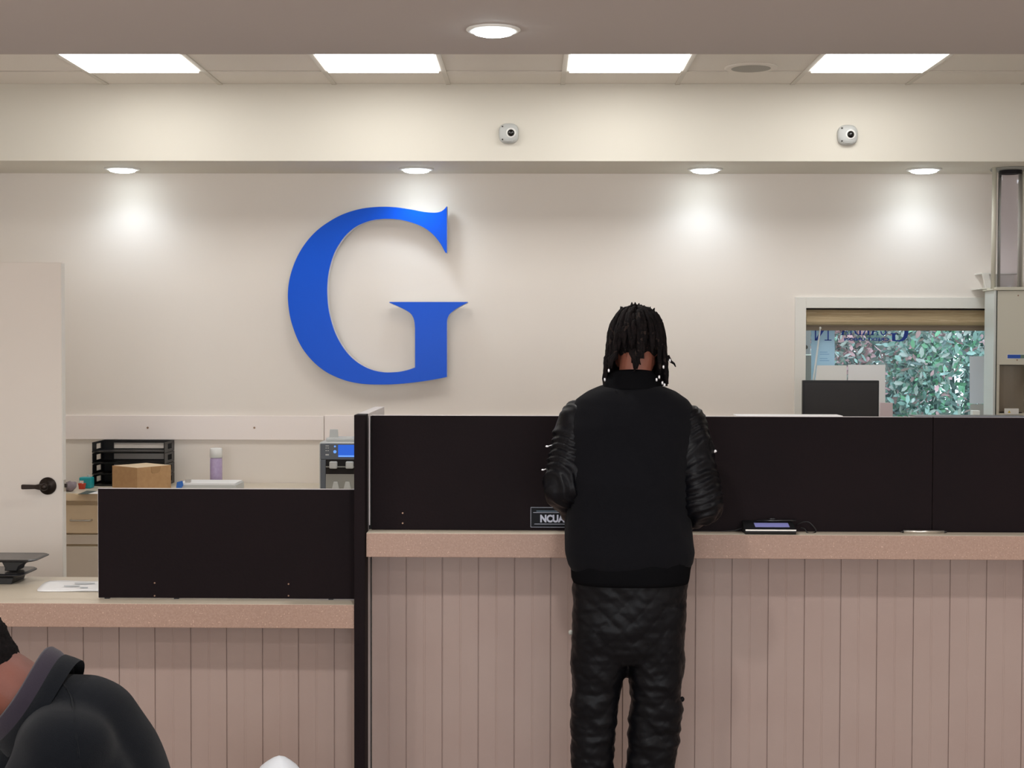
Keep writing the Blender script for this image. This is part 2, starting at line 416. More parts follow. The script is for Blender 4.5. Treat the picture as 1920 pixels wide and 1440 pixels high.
# round speaker in its tile
p = PZ(1408, 126, Z_T)
sp = thing('ceiling_speaker', 'round grey ceiling speaker set in a ceiling tile between two light panels', 'speaker', (p.x, p.y, Z_T))
MB().lathe((p.x, p.y, Z_T), [(.112, -.0002), (.131, -.0002), (.132, -.004), (.126, -.008), (.113, -.008)], n=40).build('trim_ring', M['tile'], sp, smooth=True)
MB().lathe((p.x, p.y, Z_T), [(.1135, -.0004), (.1135, -.006), (.09, -.009), (.002, -.010)], n=40).build('grille', mat('speaker_grille', (176, 172, 164), .7, bump=.8, bscale=700), sp, smooth=True)

# security cameras
rc = None
for q, r_, lb in ((954, 251, 'small grey dome security camera on the upper wall, top centre'), (1588, 254, 'small grey dome security camera on the upper wall, at the right')):
    p = P(q, r_, Y_U); r = .053
    if rc is None:
        rc = thing('security_camera', lb, 'camera', p, 'dome cameras on the upper wall'); p0 = p
        rings = []
        for t, dy in ((.30, 0), (1.0, 0), (1.0, -.018), (.95, -.026), (.82, -.033), (.5, -.037), (.1, -.038)):
            rings.append([p + Vector((r * t * math.copysign(abs(math.cos(a)) ** .72, math.cos(a)), dy, r * t * math.copysign(abs(math.sin(a)) ** .72, math.sin(a)))) for a in [2 * PI * k / 40 for k in range(40)]])
        MB().loft(rings).build('housing', M['lightp'], rc, smooth=True)
        dc = p + Vector((.012, -.032, 0.0))
        MB().ell(dc, (.0205, .020, .0205), nu=28, nv=18).build('dome_lens', mat('black_dome', (8, 8, 9), .08, coat=.5), rc, smooth=True)
        MB().lathe(dc + Vector((0, 0, 0)), [(.020, 0.0), (.027, 0.0), (.028, -.004), (.024, -.008), (.0205, -.008)], axis='Y').build('lens_ring', M['white'], rc, smooth=True)
        MB().prism([p + Vector(v) for v in ((-.034, -.028, -.024), (.036, -.028, -.024), (.030, -.028, -.041), (.0, -.028, -.049), (-.026, -.028, -.043))], (0, 0, 0), (0, -.004, 0)).build('lower_cover', M['midp'], rc, bevel=.002)
        for sx, szz in ((-1, 1), (-1, -1)):
            MB().box(p.x + sx * .033 - .004, p.x + sx * .033 + .004, Y_U - .037, Y_U - .03, p.z + szz * .034 - .003, p.z + szz * .034 + .003).build('screw_slot', M['hole'], rc)
    else: dup(rc, p, lb)

# ------------------------------------------------------------------ letter G
Gpts = [(1237,65),(1215,90),(1190,105),(1150,112),(1080,108),(1000,93),(920,80),(850,72),(780,69),(700,72),(620,82),(540,102),(460,132),(390,170),(320,217),(260,270),(205,335),(160,405),(125,480),(98,560),(82,640),(77,720),(82,800),(95,880),(115,950),(145,1030),(185,1105),(235,1170),(290,1225),(350,1270),(420,1307),(500,1337),(580,1355),(660,1364),(760,1366),(850,1364),(950,1356),(1050,1344),(1150,1328),(1237,1311),(1237,1100),(1237,940),(1240,890),(1255,855),(1285,828),(1330,798),(1388,768),(1388,764),(818,764),(818,768),(880,795),(940,825),(975,850),(995,885),(1003,930),(1005,1000),(1005,1242),(960,1258),(900,1272),(850,1277),(790,1278),(730,1270),(670,1252),(610,1222),(555,1182),(505,1130),(460,1065),(420,985),(392,900),(372,810),(364,720),(364,640),(372,560),(390,480),(418,400),(455,335),(500,275),(560,222),(620,190),(690,167),(760,158),(830,157),(900,163),(970,180),(1040,205),(1100,240),(1150,285),(1195,345),(1225,400),(1237,405)]
corn = {0, 39, 40, 46, 47, 48, 49, 56, 89}
Gs = catmull(Gpts, corn, 4)
GY = Y_W - .085
gpoly = [P(520 + u / 3.892, 370 + v / 3.892, GY) for u, v in Gs]
for q in gpoly: q.y = GY
gt = thing('letter_sign', 'large glossy blue serif letter G mounted on the back wall', 'sign', (sum(v.x for v in gpoly) / len(gpoly), Y_W - .04, min(v.z for v in gpoly)))
MB().prism(gpoly, (0, 0, 0), (0, .006, 0)).build('letter_face', M['blue'], gt)
cxg = sum(v.x for v in gpoly) / len(gpoly)
# return: slightly larger outline behind the face
nrm = []
L = len(gpoly)
for i in range(L):
    d = gpoly[(i + 1) % L] - gpoly[i - 1]; n_ = Vector((d.z, 0, -d.x)); 
    nrm.append(n_.normalized() if n_.length > 0 else Vector((0, 0, 0)))
area = sum(gpoly[i].x * gpoly[(i + 1) % L].z - gpoly[(i + 1) % L].x * gpoly[i].z for i in range(L))
sg = 1 if area > 0 else -1
gret = [gpoly[i] + nrm[i] * sg * .0022 for i in range(L)]
MB().prism(gret, (0, .0062, 0), (0, .05, 0)).build('letter_return', M['ret'], gt)
for u, v in ((220, 600), (230, 900), (1120, 1150), (800, 1320), (800, 115)):
    q = P(520 + u / 3.892, 370 + v / 3.892, GY)
    MB().cyl((q.x, GY + .05, q.z), .008, .036, 'Y', 12).build('standoff', M['chrome'], gt)

# ------------------------------------------------------------------ back counter with its cabinet
ZB = .87; YB = px(0, 1) * 0 + 7.79
bxr = px(700, 7.9)
cab = thing('base_cabinet', 'tan base cabinet with drawers and taupe doors under the back counter', 'cabinet', (-2.0, 8.1, 0))
MB().box(XL + .02, bxr, YB + .05, Y_W - .005, .1, ZB - .04).build('cabinet_body', M['cab'], cab)
MB().box(XL + .04, bxr - .02, YB + .10, Y_W - .02, 0, .1).build('toe_kick', M['darkgap'], cab)
zt = pz(948, YB, 150); zb_ = pz(1001, YB, 150); zf0, zf1 = pz(1004, YB, 150), pz(1022, YB, 150); zd1 = pz(1026, YB, 150)
bw = .52; xc0 = px(150, YB, 970)
k = 0; x = xc0 - bw / 2
while x + bw < bxr + .3:
    xa, xb = x + .002, min(x + bw - .002, bxr)
    dr = MB().box(xa, xb, YB + .028, YB + .05, zb_, zt).build('drawer', M['cab'], cab, bevel=.002)
    MB().box(xa, xb, YB + .028, YB + .05, zf1, zf0).build('filler_strip', M['cab_grey'], cab, bevel=.002)
    dd = MB().box(xa, xb, YB + .028, YB + .05, .11, zd1).build('door', M['cab_grey'], cab, bevel=.002)
    hx, hz = (x + bw / 2), pz(976, YB, 150)
    MB().tube([(hx - .055, YB + .028, hz), (hx - .054, YB + .004, hz), (hx - .048, YB - .002, hz), (hx, YB - .004, hz), (hx + .048, YB - .002, hz), (hx + .054, YB + .004, hz), (hx + .055, YB + .028, hz)], .0048, 10).build('handle', M['chrome'], dr, smooth=True)
    x += bw
ct = thing('back_countertop', 'tan laminate countertop running along the back wall behind the open door', 'countertop', (-2.0, 8.1, ZB - .04))
MB().box(XL + .005, bxr + .02, YB, Y_W - .002, ZB - .04, ZB).build('worktop', M['desktop'], ct, bevel=.002)
MB().box(XL + .005, bxr + .02, YB - .002, YB, ZB - .04, ZB - .001).build('front_edge', M['cab'], ct)

# letter trays
Y0, Y1 = 8.185, 8.405
lx0, lx1 = px(173, Y0, 880), px(309, Y0, 880); z0 = ZB
ltz = pz(829, Y0, 240) ; tier = (ltz - z0) / 4.0
lt_ = thing('letter_tray', 'black four-tier stacking letter tray on the back counter behind the cardboard box', 'letter tray', ((lx0 + lx1) / 2, (Y0 + Y1) / 2, z0))
for k in range(4):
    zz = z0 + k * tier
    t = MB()
    t.box(lx0, lx1, Y0, Y1, zz + .001, zz + .006)
    tr = t.build('tray', M['blackp'], lt_, bevel=.001)
    # side walls with a slanted opening (x plane), back wall with a wide slot
    for side, xx in ((0, lx0), (1, lx1 - .004)):
        s_ = MB(); h0, h1 = zz + .006, zz + tier
        ya, yb, yc, yd = Y0, Y0 + .07, Y0 + .16, Y1
        s_.box(xx, xx + .004, ya, yb, h0, h1 - .002); s_.box(xx, xx + .004, yc, yd, h0, h1 - .002)
        s_.box(xx, xx + .004, yb, yc, h0, h0 + .012); s_.box(xx, xx + .004, yb, yc, h1 - .014, h1 - .002)
        s_.build('side_wall', M['blackp'], tr)
    b_ = MB(); wA = lx0 + .06; wB = lx1 - .06
    b_.box(lx0, wA, Y1 - .004, Y1, zz + .006, zz + tier - .002); b_.box(wB, lx1, Y1 - .004, Y1, zz + .006, zz + tier - .002)
    b_.box(wA, wB, Y1 - .004, Y1, zz + tier - .018, zz + tier - .002); b_.box(wA, wB, Y1 - .004, Y1, zz + .006, zz + .012)
    b_.build('back_wall', M['blackp'], tr)
    MB().prism([(lx0, Y0, zz + .001), (lx1, Y0, zz + .001), (lx1, Y0 - .008, zz + .010), (lx0, Y0 - .008, zz + .010)], (0, 0, 0), (0, .003, 0)).build('front_lip', M['blackg'], tr)

# cardboard box
def rotbox(near, a, b, z0, z1):
    n = Vector((near[0], near[1], 0)); a = Vector((*a, 0)); b = Vector((*b, 0))
    return [n + b, n + a + b, n + a, n], z0, z1
bt = 1.68 - .0; zb1 = ZB + .1425
N = PZ(257, 877.5, zb1); A = PZ(210.5, 873, zb1); B = PZ(320.5, 872, zb1)
va = (A - N); vb = (B - N); Cn = N + va + vb
cbt = thing('cardboard_box', 'open-top brown cardboard box turned at an angle in front of the black letter trays', 'box', (N.x, N.y, ZB))
def wall_q(p, q, z0, z1, th=.004, name='box_side', m=None):
    d = (q - p); n = Vector((-d.y, d.x, 0)).normalized() * th; pp = Vector((p.x, p.y, 0)); qq = Vector((q.x, q.y, 0))
    ctr = Vector(((N.x + Cn.x) / 2, (N.y + Cn.y) / 2, 0))
    if (ctr - pp).dot(n) < 0: n = -n
    return MB().prism([pp, qq, qq + n, pp + n], (0, 0, z0), (0, 0, z1)).build(name, m or M['cardboard'], cbt)
for p_, q_ in ((N, A), (N, B), (A, Cn), (B, Cn)): wall_q(p_, q_, ZB, zb1)
MB().prism([Vector((v.x, v.y, 0)) for v in (N, A, Cn, B)], (0, 0, ZB + .0005), (0, 0, ZB + .004)).build('box_base', M['cardboard'], cbt)
iv = lambda s, t, z: Vector((N.x, N.y, 0)) + Vector((va.x, va.y, 0)) * s + Vector((vb.x, vb.y, 0)) * t + Vector((0, 0, z))
MB().prism([iv(.02, .02, 0), iv(.98, .02, 0), iv(.98, .98, 0), iv(.02, .98, 0)], (0, 0, zb1 - .003), (0, 0, zb1 + .0005)).build('lid_flap', M['cardin'], cbt)
dn = Vector((vb.y, -vb.x, 0)).normalized() * .0015
if dn.dot(Vector((va.x, va.y, 0))) > 0: dn = -dn
tabp = [iv(0, s_, 0) + Vector((0, 0, h_)) for s_, h_ in ((.40, zb1 - .001), (.42, zb1 - .03), (.46, zb1 - .036), (.60, zb1 - .036), (.66, zb1 - .028), (.70, zb1 - .001))]
MB().prism(tabp, dn * .3, dn * 1.3).build('tab', mat('cardboard_tab', (178, 140, 96), .85), cbt)

# lilac can with white cap
cp = P(405.5, 918, 8.19); r = .034
cn = thing('aerosol_can', 'lilac cylindrical can with a white cap standing on the back counter', 'can', (cp.x, 8.19, ZB))
ztop = pz(840, 8.19, 405); zm = pz(857, 8.19, 405)
MB().lathe((cp.x, 8.19, 0), [(.002, ZB), (r - .002, ZB), (r, ZB + .004), (r, zm - .012), (r - .003, zm - .004), (.002, zm - .003)], n=32).build('can_body', M['lilac'], cn, smooth=True)
MB().lathe((cp.x, 8.19, 0), [(.002, zm - .003), (r + .0005, zm - .003), (r + .0005, ztop - .006), (r - .003, ztop), (.002, ztop)], n=32).build('cap', M['white'], cn, smooth=True)

# stack of papers / binder with blue clip
a_, b_ = px(334, 7.92, 905), px(444, 7.92, 905)
bp = thing('binder', 'white paper-covered binder lying on the back counter right of the cardboard box', 'binder', ((a_ + b_) / 2, 8.0, ZB))
MB().box(a_, b_, 7.90, 8.12, ZB, ZB + .036).build('binder_body', M['lightp'], bp, bevel=.002)
MB().box(a_ + .004, b_ - .008, 7.905, 8.115, ZB + .0365, ZB + .045).build('paper_stack', M['paper'], bp)
MB().prism([(a_ - .03, 7.90, ZB + .001), (a_ + .01, 7.90, ZB + .001), (a_ + .035, 7.90, ZB + .035), (a_ + .03, 7.90, ZB + .06), (a_ + .0, 7.90, ZB + .052), (a_ - .004, 7.90, ZB + .02)], (0, -.012, 0), (0, -.002, 0)).build('clip', M['blueclip'], bp, bevel=.002)
MB().box(a_ + .035, a_ + .06, 7.93, 7.97, ZB + .0455, ZB + .062).build('ring_lever', M['chrome'], bp, bevel=.002)

# red cup, teal roll, crumpled bag, loose papers
q = PZ(141, 921, ZB); 
tag(MB().lathe((q.x, 8.02, 0), [(.002, ZB), (.017, ZB), (.021, ZB + .03), (.022, ZB + .031), (.020, ZB + .031), (.017, ZB + .004), (.002, ZB + .004)]).build('small_cup', M['red'], smooth=True), 'small red plastic tub on the back counter beside the teal container', 'tub')
x0, x1 = px(148, 8.04, 910), px(171, 8.04, 910)
tc_ = thing('small_container', 'small teal container with a white label beside the black letter trays', 'container', ((x0 + x1) / 2, 8.07, ZB))
MB().box(x0, x1, 8.04, 8.10, ZB, ZB + .062).build('body', M['teal'], tc_, bevel=.006)
MB().box(x0 + .004, x0 + .026, 8.0385, 8.0398, ZB + .022, ZB + .044).build('label_patch', M['white'], tc_)
MB().cyl(((x0 + x1) / 2 + .01, 8.07, ZB + .062), .008, .012, n=14).build('cap', M['lightp'], tc_)
bb = MB().ell((px(131, 7.9, 915), 7.90, ZB + .026), (.032, .045, .026), nu=22, nv=14)
for v in bb.v:
    n_ = noise.noise(v * 40) * .012; v.x += n_; v.z = max(ZB, v.z + noise.noise(v * 33 + Vector((5, 5, 5))) * .014)
tag(bb.build('crumpled_pouch', M['bagm'], smooth=True), 'crumpled lilac-grey pouch on the back counter next to the door edge', 'pouch')
def sheet(name, pts, z, m, label, cat, th=.0012, group=None, wav=0.0, seed=0):
    return tag(MB().prism([(p.x, p.y, 0) for p in pts], (0, 0, z), (0, 0, z + th)).build(name, m), label, cat, group)
zz = ZB + .0006
sheet('paper_slip', [PZ(139, 927.5, ZB), PZ(160, 922, ZB), PZ(166, 921, ZB), PZ(147, 927.5, ZB)], zz, M['cardin'], 'thin cream paper slip on the back counter in front of the red tub', 'paper')
sheet('dark_card', [PZ(146, 927.6, ZB), PZ(163, 921, ZB), PZ(185, 922, ZB), PZ(169, 927.4, ZB)], zz + .0016, M['tealdark'], 'dark grey-green card lying on the back counter before the teal container', 'card')
sheet('paper_corner', [PZ(166, 927.4, ZB), PZ(186, 921.5, ZB), PZ(190, 922, ZB), PZ(190, 927.4, ZB)], zz + .0032, M['paper'], 'white paper corner at the front of the back counter by the low dark panel', 'paper')

# money counter
MY = 7.90
m0 = px(598, MY, 870); mz1 = pz(829, MY, 630); mw = .30
mc = thing('money_counter', 'grey banknote counting machine with a lit blue screen on the back counter', 'money counter', (m0 + mw / 2, MY + .12, ZB))
MB().box(m0, m0 + mw, MY + .008, MY + .26, ZB + .008, mz1).build('housing', M['lightp'], mc, bevel=.012, seg=3)
f = MB(); e = .007
zs_ = pz(862, MY, 630)
f.box(m0 + e, m0 + mw - e, MY, MY + .012, zs_, mz1 - .008)
f.box(m0 + e, m0 + e + .030, MY, MY + .012, ZB + .008, zs_); f.box(m0 + mw - e - .030, m0 + mw - e, MY, MY + .012, ZB + .008, zs_)
f.build('front_bezel', M['greyp'], mc, bevel=.004)
MB().box(m0 + .036, m0 + mw - .036, MY + .003, MY + .0079, ZB + .01, zs_).build('note_slot', M['darkgap'], mc)
q0, q1 = P(634, 834, MY), P(661, 857, MY)
MB().box(q0.x, q0.x + .13, MY - .002, MY, q1.z, q0.z).build('display', M['screen'], mc)
MB().box(q0.x + .002, q0.x + .128, MY - .003, MY - .002, q1.z + .001, q1.z + .009).build('display_bar', M['screen2'], mc)
for u_, v_ in ((628, 837), (628, 847)):
    p = P(u_, v_, MY); MB().cyl((p.x, MY - .003, p.z), .0085 if v_ == 847 else .005, .003, 'Y', 16).build('indicator', M['screen2'], mc)
for v_, n__ in ((836, 1), (840, 2), (845, 2), (852, 1)):
    p = P(613.5, v_, MY)
    for kk in range(n__):
        ww = .018 if n__ == 1 else .007
        MB().box(p.x - .009 + kk * .011, p.x - .009 + kk * .011 + ww, MY - .002, MY, p.z - (.006 if v_ == 852 else .002), p.z + .002).build('key', M['lightp'], mc)
for u_ in (625.5, 656):
    p = P(u_, 871.5, MY)
    MB().box(p.x - .021, p.x + .021, MY - .022, MY + .004, p.z - .020, p.z + .019).build('note_stop', M['lightp'], mc, bevel=.006)
p = P(640, 875, MY); MB().box(m0 + .037, m0 + mw - .037, MY - .001, MY + .003, p.z - .004, p.z + .002).build('guide_bar', M['midp'], mc)
p0, p1 = pz(889, MY, 630), ZB + .012
MB().prism([(m0 + .037, MY - .001, p1), (m0 + mw - .037, MY - .001, p1), (m0 + mw - .037, MY + .0028, p0), (m0 + .037, MY + .0028, p0)], (0, 0, 0), (0, .0005, 0)).build('output_tray', M['midp'], mc)
for u_ in (629.5, 651.5):
    p = P(u_, 912, MY)
    MB().prism([(p.x - .020, MY, p.z - .012), (p.x + .020, MY, p.z - .012), (p.x + .011, MY, p.z + .026), (p.x - .011, MY, p.z + .026)], (0, -.012, 0), (0, -.003, 0)).build('tray_tooth', M['lightp'], mc, bevel=.003)
p = P(625.5, 823, MY + .1); MB().prism([(p.x - .026, 0, mz1 - .004), (p.x + .026, 0, mz1 - .004), (p.x + .022, 0, pz(805, MY + .1, 625)), (p.x - .020, 0, pz(805, MY + .1, 625))], (0, MY + .10, 0), (0, MY + .112, 0)).build('feed_guide', M['lightp'], mc, bevel=.002)
MB().box(m0 + .03, m0 + mw - .03, MY + .06, MY + .22, mz1, mz1 + .018).build('hopper', M['lightp'], mc, bevel=.004)

# ------------------------------------------------------------------ teller counters
def beadboard(x0, x1, z0, z1, yf, name, parent, first):
    # vertical boards with deep joints and a shallow bead in the middle of each
    b = MB(); pitch = .0645; prof = [(x0, 0)]
    xs = []; k = -3
    while True:
        x = first + k * pitch
        if x > x1 - .004: break
        if x > x0 + .004: xs.append((x, k % 2 == 0))
        k += 1
    for x, deep in xs:
        if deep: prof += [(x - .0022, 0), (x - .0010, .0045), (x + .0010, .0045), (x + .0022, 0)]
        else: prof += [(x - .0040, 0), (x - .0025, .0008), (x, .0002), (x + .0025, .0008), (x + .0040, 0)]
    prof += [(x1, 0)]
    n = len(prof)
    poly = [(x, yf + d, 0) for x, d in prof] + [(x1, yf + .018, 0), (x0, yf + .018, 0)]
    b.prism(poly, (0, 0, z0), (0, 0, z1))
    return b.build(name, M['bead'], parent)
xd0 = px(664, Y_F - .01, 900); xd1 = px(684.5, Y_F - .01, 900)     # divider slab
XH1 = XR - .01
desk = thing('teller_desk', 'lower teller desk with taupe beadboard front and tan laminate top', 'counter', (-1.9, 5.34, 0))
ztl = Z_D; th = .083
MB().box(XL + .005, xd0 - .001, Y_F, 5.63, Z_D - .03, Z_D).build('desktop', M['desktop'], desk, bevel=.0015)
MB().box(XL + .005, xd0 - .001, Y_F - .002, Y_F + .02, Z_D - th, Z_D - .0008).build('front_edge', M['edge'], desk, bevel=.0015)
beadboard(XL + .005, xd0 - .001, 0, Z_D - .03, Y_B, 'front_panel', desk, px(224, Y_B, 1300) - .0645 * 2 * 6)
MB().box(XL + .005, xd0 - .001, Y_B + .019, 5.26, .0, Z_D - .031).build('carcass', M['cab_grey'], desk)
for xx in (XL + .01, -1.9): MB().box(xx, xx + .03, 5.262, 5.60, 0, Z_D - .031).build('leg_panel', M['cab_grey'], desk)
counter = thing('teller_counter', 'standing-height teller counter with taupe beadboard front and tan laminate top', 'counter', (1.5, 5.5, 0))
MB().box(xd1 + .003, XH1, Y_F, 5.85, Z_C - .03, Z_C).build('countertop', M['desktop'], counter, bevel=.0015)
MB().box(xd1 + .003, XH1, Y_F - .002, Y_F + .02, Z_C - th, Z_C - .0008).build('front_edge', M['edge'], counter, bevel=.0015)
beadboard(xd1 + .006, XH1, 0, Z_C - .03, Y_B, 'front_panel', counter, px(761.8, Y_B, 1300) - .0645 * 4)
MB().box(xd1 + .003, XH1, Y_B + .019, 5.30, 0, Z_C - .031).build('carcass', M['cab_grey'], counter)
MB().box(xd1 + .003, XH1, 5.31, 5.80, .5, .52).build('shelf', M['cab_grey'], counter)
for xx in (xd1 + .02, .8, 2.2, XH1 - .04): MB().box(xx, xx + .03, 5.302, 5.80, 0, Z_C - .031).build('leg_panel', M['cab_grey'], counter)

# divider
zd = pz(778, Y_F - .01, 674)
dv = thing('divider_panel', 'tall dark divider slab between the low desk and the high counter', 'divider', ((xd0 + xd1) / 2, 5.36, 0))
MB().box(xd0, xd1, Y_F - .012, Y_F + .085, 0, zd).build('dark_face', M['dark'], dv, bevel=.0015)
MB().box(xd0 + .0005, xd1 - .0005, Y_F + .085, Y_F + .65, 0, zd).build('side_slab', M['panel_grey'], dv, bevel=.001)

# privacy panels
def panel(xa, xb, za, zb, label, holes, legs=()):
    t = thing('privacy_panel', label, 'privacy panel', ((xa + xb) / 2, Y_P + .01, za), 'dark privacy panels on the counters')
    MB().box(xa, xb, Y_P, Y_P + .019, za, zb).build('panel_face', M['dark'], t, bevel=.001)
    MB().box(xa + .0003, xb - .0003, Y_P + .0005, Y_P + .0185, zb - .0006, zb + .0012).build('top_edge', M['panel_grey'], t)
    for u, v in holes:
        p = P(u, v, Y_P); MB().cyl((p.x, Y_P - .0012, p.z), .0028, .0016, 'Y', 12).build('screw', M['screw'], t)
    return t
pl0 = px(184, Y_P, 1000)
lowp = panel(pl0, xd0 - .0005, Z_D + .004, pz(917, Y_P, 400), 'lower dark brown privacy panel standing on the low desk', ((290, 1093), (290, 1117), (541, 1095), (541, 1117)))
MB().box(pl0 - .0008, pl0 + .0002, Y_P + .0008, Y_P + .018, Z_D + .005, pz(917, Y_P, 400) - .001).build('side_edge', M['panel_grey'], lowp)
for u in (330, 620, 200): 
    x = px(u, Y_P, 1130); MB().box(x - .008, x + .008, Y_P + .002, Y_P + .017, Z_D, Z_D + .004).build('foot', M['blackp'], lowp)
ph0 = px(697, Y_P, 850); zht = pz(780, Y_P, 1000); seam = px(1748.5, Y_P, 900)
hp = panel(ph0, seam - .001, Z_C, zht, 'long dark brown privacy panel on the high counter, behind the standing person', ((755, 962), (755, 981)))
hp2 = panel(seam + .001, XH1, Z_C, zht, 'dark brown privacy panel at the far right of the high counter', ())
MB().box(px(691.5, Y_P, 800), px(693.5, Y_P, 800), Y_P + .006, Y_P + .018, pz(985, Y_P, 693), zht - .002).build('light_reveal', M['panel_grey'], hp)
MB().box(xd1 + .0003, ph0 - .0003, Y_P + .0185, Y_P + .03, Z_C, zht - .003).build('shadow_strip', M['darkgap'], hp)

# trays / papers along the top edge of the right-hand panel
zt_ = zht + .0014
tag(bx('paper_sheet', M['paper'], px(1382, Y_P, 778), px(1580, Y_P, 778), Y_P - .002, Y_P + .10, zt_, zt_ + .003), 'white paper edge lying across the panel top in front of the monitor', 'paper')
tag(bx('paper_sheet', M['greyp'], px(1716, Y_P, 778), px(1930, Y_P, 778), Y_P - .001, Y_P + .10, zt_, zt_ + .003), 'flat grey folder edge lying on the panel top below the tube unit', 'folder')

# paper on low desk
pts = [(68, 1103), (80, 1099), (93, 1092), (125, 1091), (160, 1091.5), (184, 1091), (230, 1091), (230, 1108), (184, 1108), (166, 1111), (145, 1110), (128, 1108.5), (110, 1110), (90, 1108.8), (68, 1108.6), (96, 1103.6)]
pc = []
for u, v in pts:
    q = PZ(u, v, Z_D); pc.append(Vector((q.x, q.y, 0)))
dp = thing('paper_sheet', 'wavy white printed sheets lying on the low desk beside the dark panel', 'paper', (pc[5].x, pc[5].y, Z_D))
g = MB(); nU, nV = 16, 6; rows = []
for j in range(nV + 1):
    row = []
    for i in range(nU + 1):
        u = i / nU; v = j / nV
        ya = 1090.5 + 19 * v; xa = 93 - 25 * v ** .6 if v < .75 else 70
        q = PZ(xa + (235 - xa) * u, 1110 - 19 * (1 - v), Z_D)
        zz = Z_D + .0022 + .0035 * (.5 + .5 * math.sin(u * 9 + v * 3)) * (1 - .3 * v)
        row.append(Vector((q.x, q.y, zz)))
    rows.append(row)
g.loft(rows, cap=False, closed=False)
o = g.build('top_sheet', M['paper'], dp, smooth=True); sm = o.modifiers.new('solid', 'SOLIDIFY'); sm.thickness = .0006
q = [PZ(u, v, Z_D) for u, v in ((72, 1109.5), (88, 1101), (230, 1101), (230, 1108.5))]
MB().prism([(a.x, a.y, 0) for a in q], (0, 0, Z_D + .0003), (0, 0, Z_D + .0012)).build('bottom_sheet', M['paper'], dp)
for (a, b, v) in ((140, 178, 1096), (120, 150, 1101), (150, 165, 1104)):
    q = [PZ(a, v, Z_D), PZ(b, v, Z_D), PZ(b, v + 1.6, Z_D), PZ(a, v + 1.6, Z_D)]
    MB().prism([(c.x, c.y, 0) for c in q], (0, 0, Z_D + .0068), (0, 0, Z_D + .0070)).build('print_block', M['print'], dp)

# black two-tier stand at the left edge
SY = 5.52
st = thing('desk_stand', 'black two-tier desktop stand on the low desk at the left picture edge', 'stand', (px(-40, SY), SY, Z_D))
def rounded(x0, x1, y0, y1, r, n=8):
    o = []
    for cx, cy, a0 in ((x1 - r, y1 - r, 0), (x0 + r, y1 - r, PI / 2), (x0 + r, y0 + r, PI), (x1 - r, y0 + r, 1.5 * PI)):
        for k in range(n + 1): a = a0 + PI / 2 * k / n; o.append((cx + r * math.cos(a), cy + r * math.sin(a)))
    return o
def plate(uR, vT, vB, name):
    xr = px(uR, SY, vT); xl = xr - .34; zt = pz(vT + 1, SY, uR); zb = pz(vB, SY, uR)
    rings = []
    for ins, z in ((.05, zb), (.014, zb + (zt - zb) * .35), (.001, zb + (zt - zb) * .62), (0, zb + (zt - zb) * .8), (.006, zt), (.03, zt - .001)):
        rings.append([Vector((x, y, z)) for x, y in rounded(xl + ins, xr - ins, SY - .10 + ins, SY + .10 - ins, .035)])
    MB().loft(rings).build(name, M['blackg'], st, smooth=False, bevel=.001)
    return zt, zb
t1 = plate(81, 1042, 1051, 'upper_tier'); t2 = plate(58, 1068, 1080, 'lower_tier')
def neckp(prof, name):
    MB().prism([(px(u, SY, v), 0, pz(v, SY, 30)) for u, v in prof], (0, SY - .04, 0), (0, SY + .04, 0)).build(name, M['blackp'], st, bevel=.003)
neckp([(9, 1049), (56, 1049), (52, 1053), (41, 1060), (38, 1068), (15, 1068), (16, 1062)], 'neck')
z_ = pz(1078, SY, 30)
MB().prism([(px(-90, SY), 0, z_), (px(35, SY), 0, z_), (px(31, SY), 0, Z_D), (px(-86, SY), 0, Z_D)], (0, SY - .07, 0), (0, SY + .07, 0)).build('base', M['blackp'], st, bevel=.002)

# NCUA plaque on the panel face
PY = Y_P - .003
a = P(995, 951, PY); b = P(1096, 989, PY)
pq = thing('plaque_sign', 'small black sign reading NCUA on the dark panel beside the standing person', 'sign', ((a.x + b.x) / 2, Y_P, b.z))
MB().box(a.x, b.x, PY, Y_P, b.z, a.z).build('plate', M['plaque'], pq, bevel=.0008)
fr = MB(); t = .0012; ins = .0
for (x0, x1, z0, z1) in ((a.x, b.x, a.z - t, a.z), (a.x, b.x, b.z, b.z + t), (a.x, a.x + t, b.z, a.z), (b.x - t, b.x, b.z, a.z)): fr.box(x0, x1, PY - .0008, PY, z0, z1)
fr.build('border', M['ink'], pq)
ln = MB(); 
z_ = pz(961, PY, 1030); ln.box(a.x + .009, b.x - .009, PY - .0006, PY, z_ - .0007, z_ + .0007)
z_ = pz(982.5, PY, 1030); ln.box(a.x + .013, b.x - .013, PY - .0006, PY, z_ - .0007, z_ + .0007)
ln.build('rule_lines', M['ink'], pq)
z_ = pz(958.5, PY, 1030); MB().box(a.x + .02, b.x - .02, PY - .0005, PY, z_ - .0012, z_ + .0014).build('small_print', M['ink2'], pq)
q = P(1012.5, 978.5, PY); text_mb('NCUA', .0345, M['ink'], (q.x, PY - .0006, q.z), pq, 'lettering', offset=.0017, sx=.86)

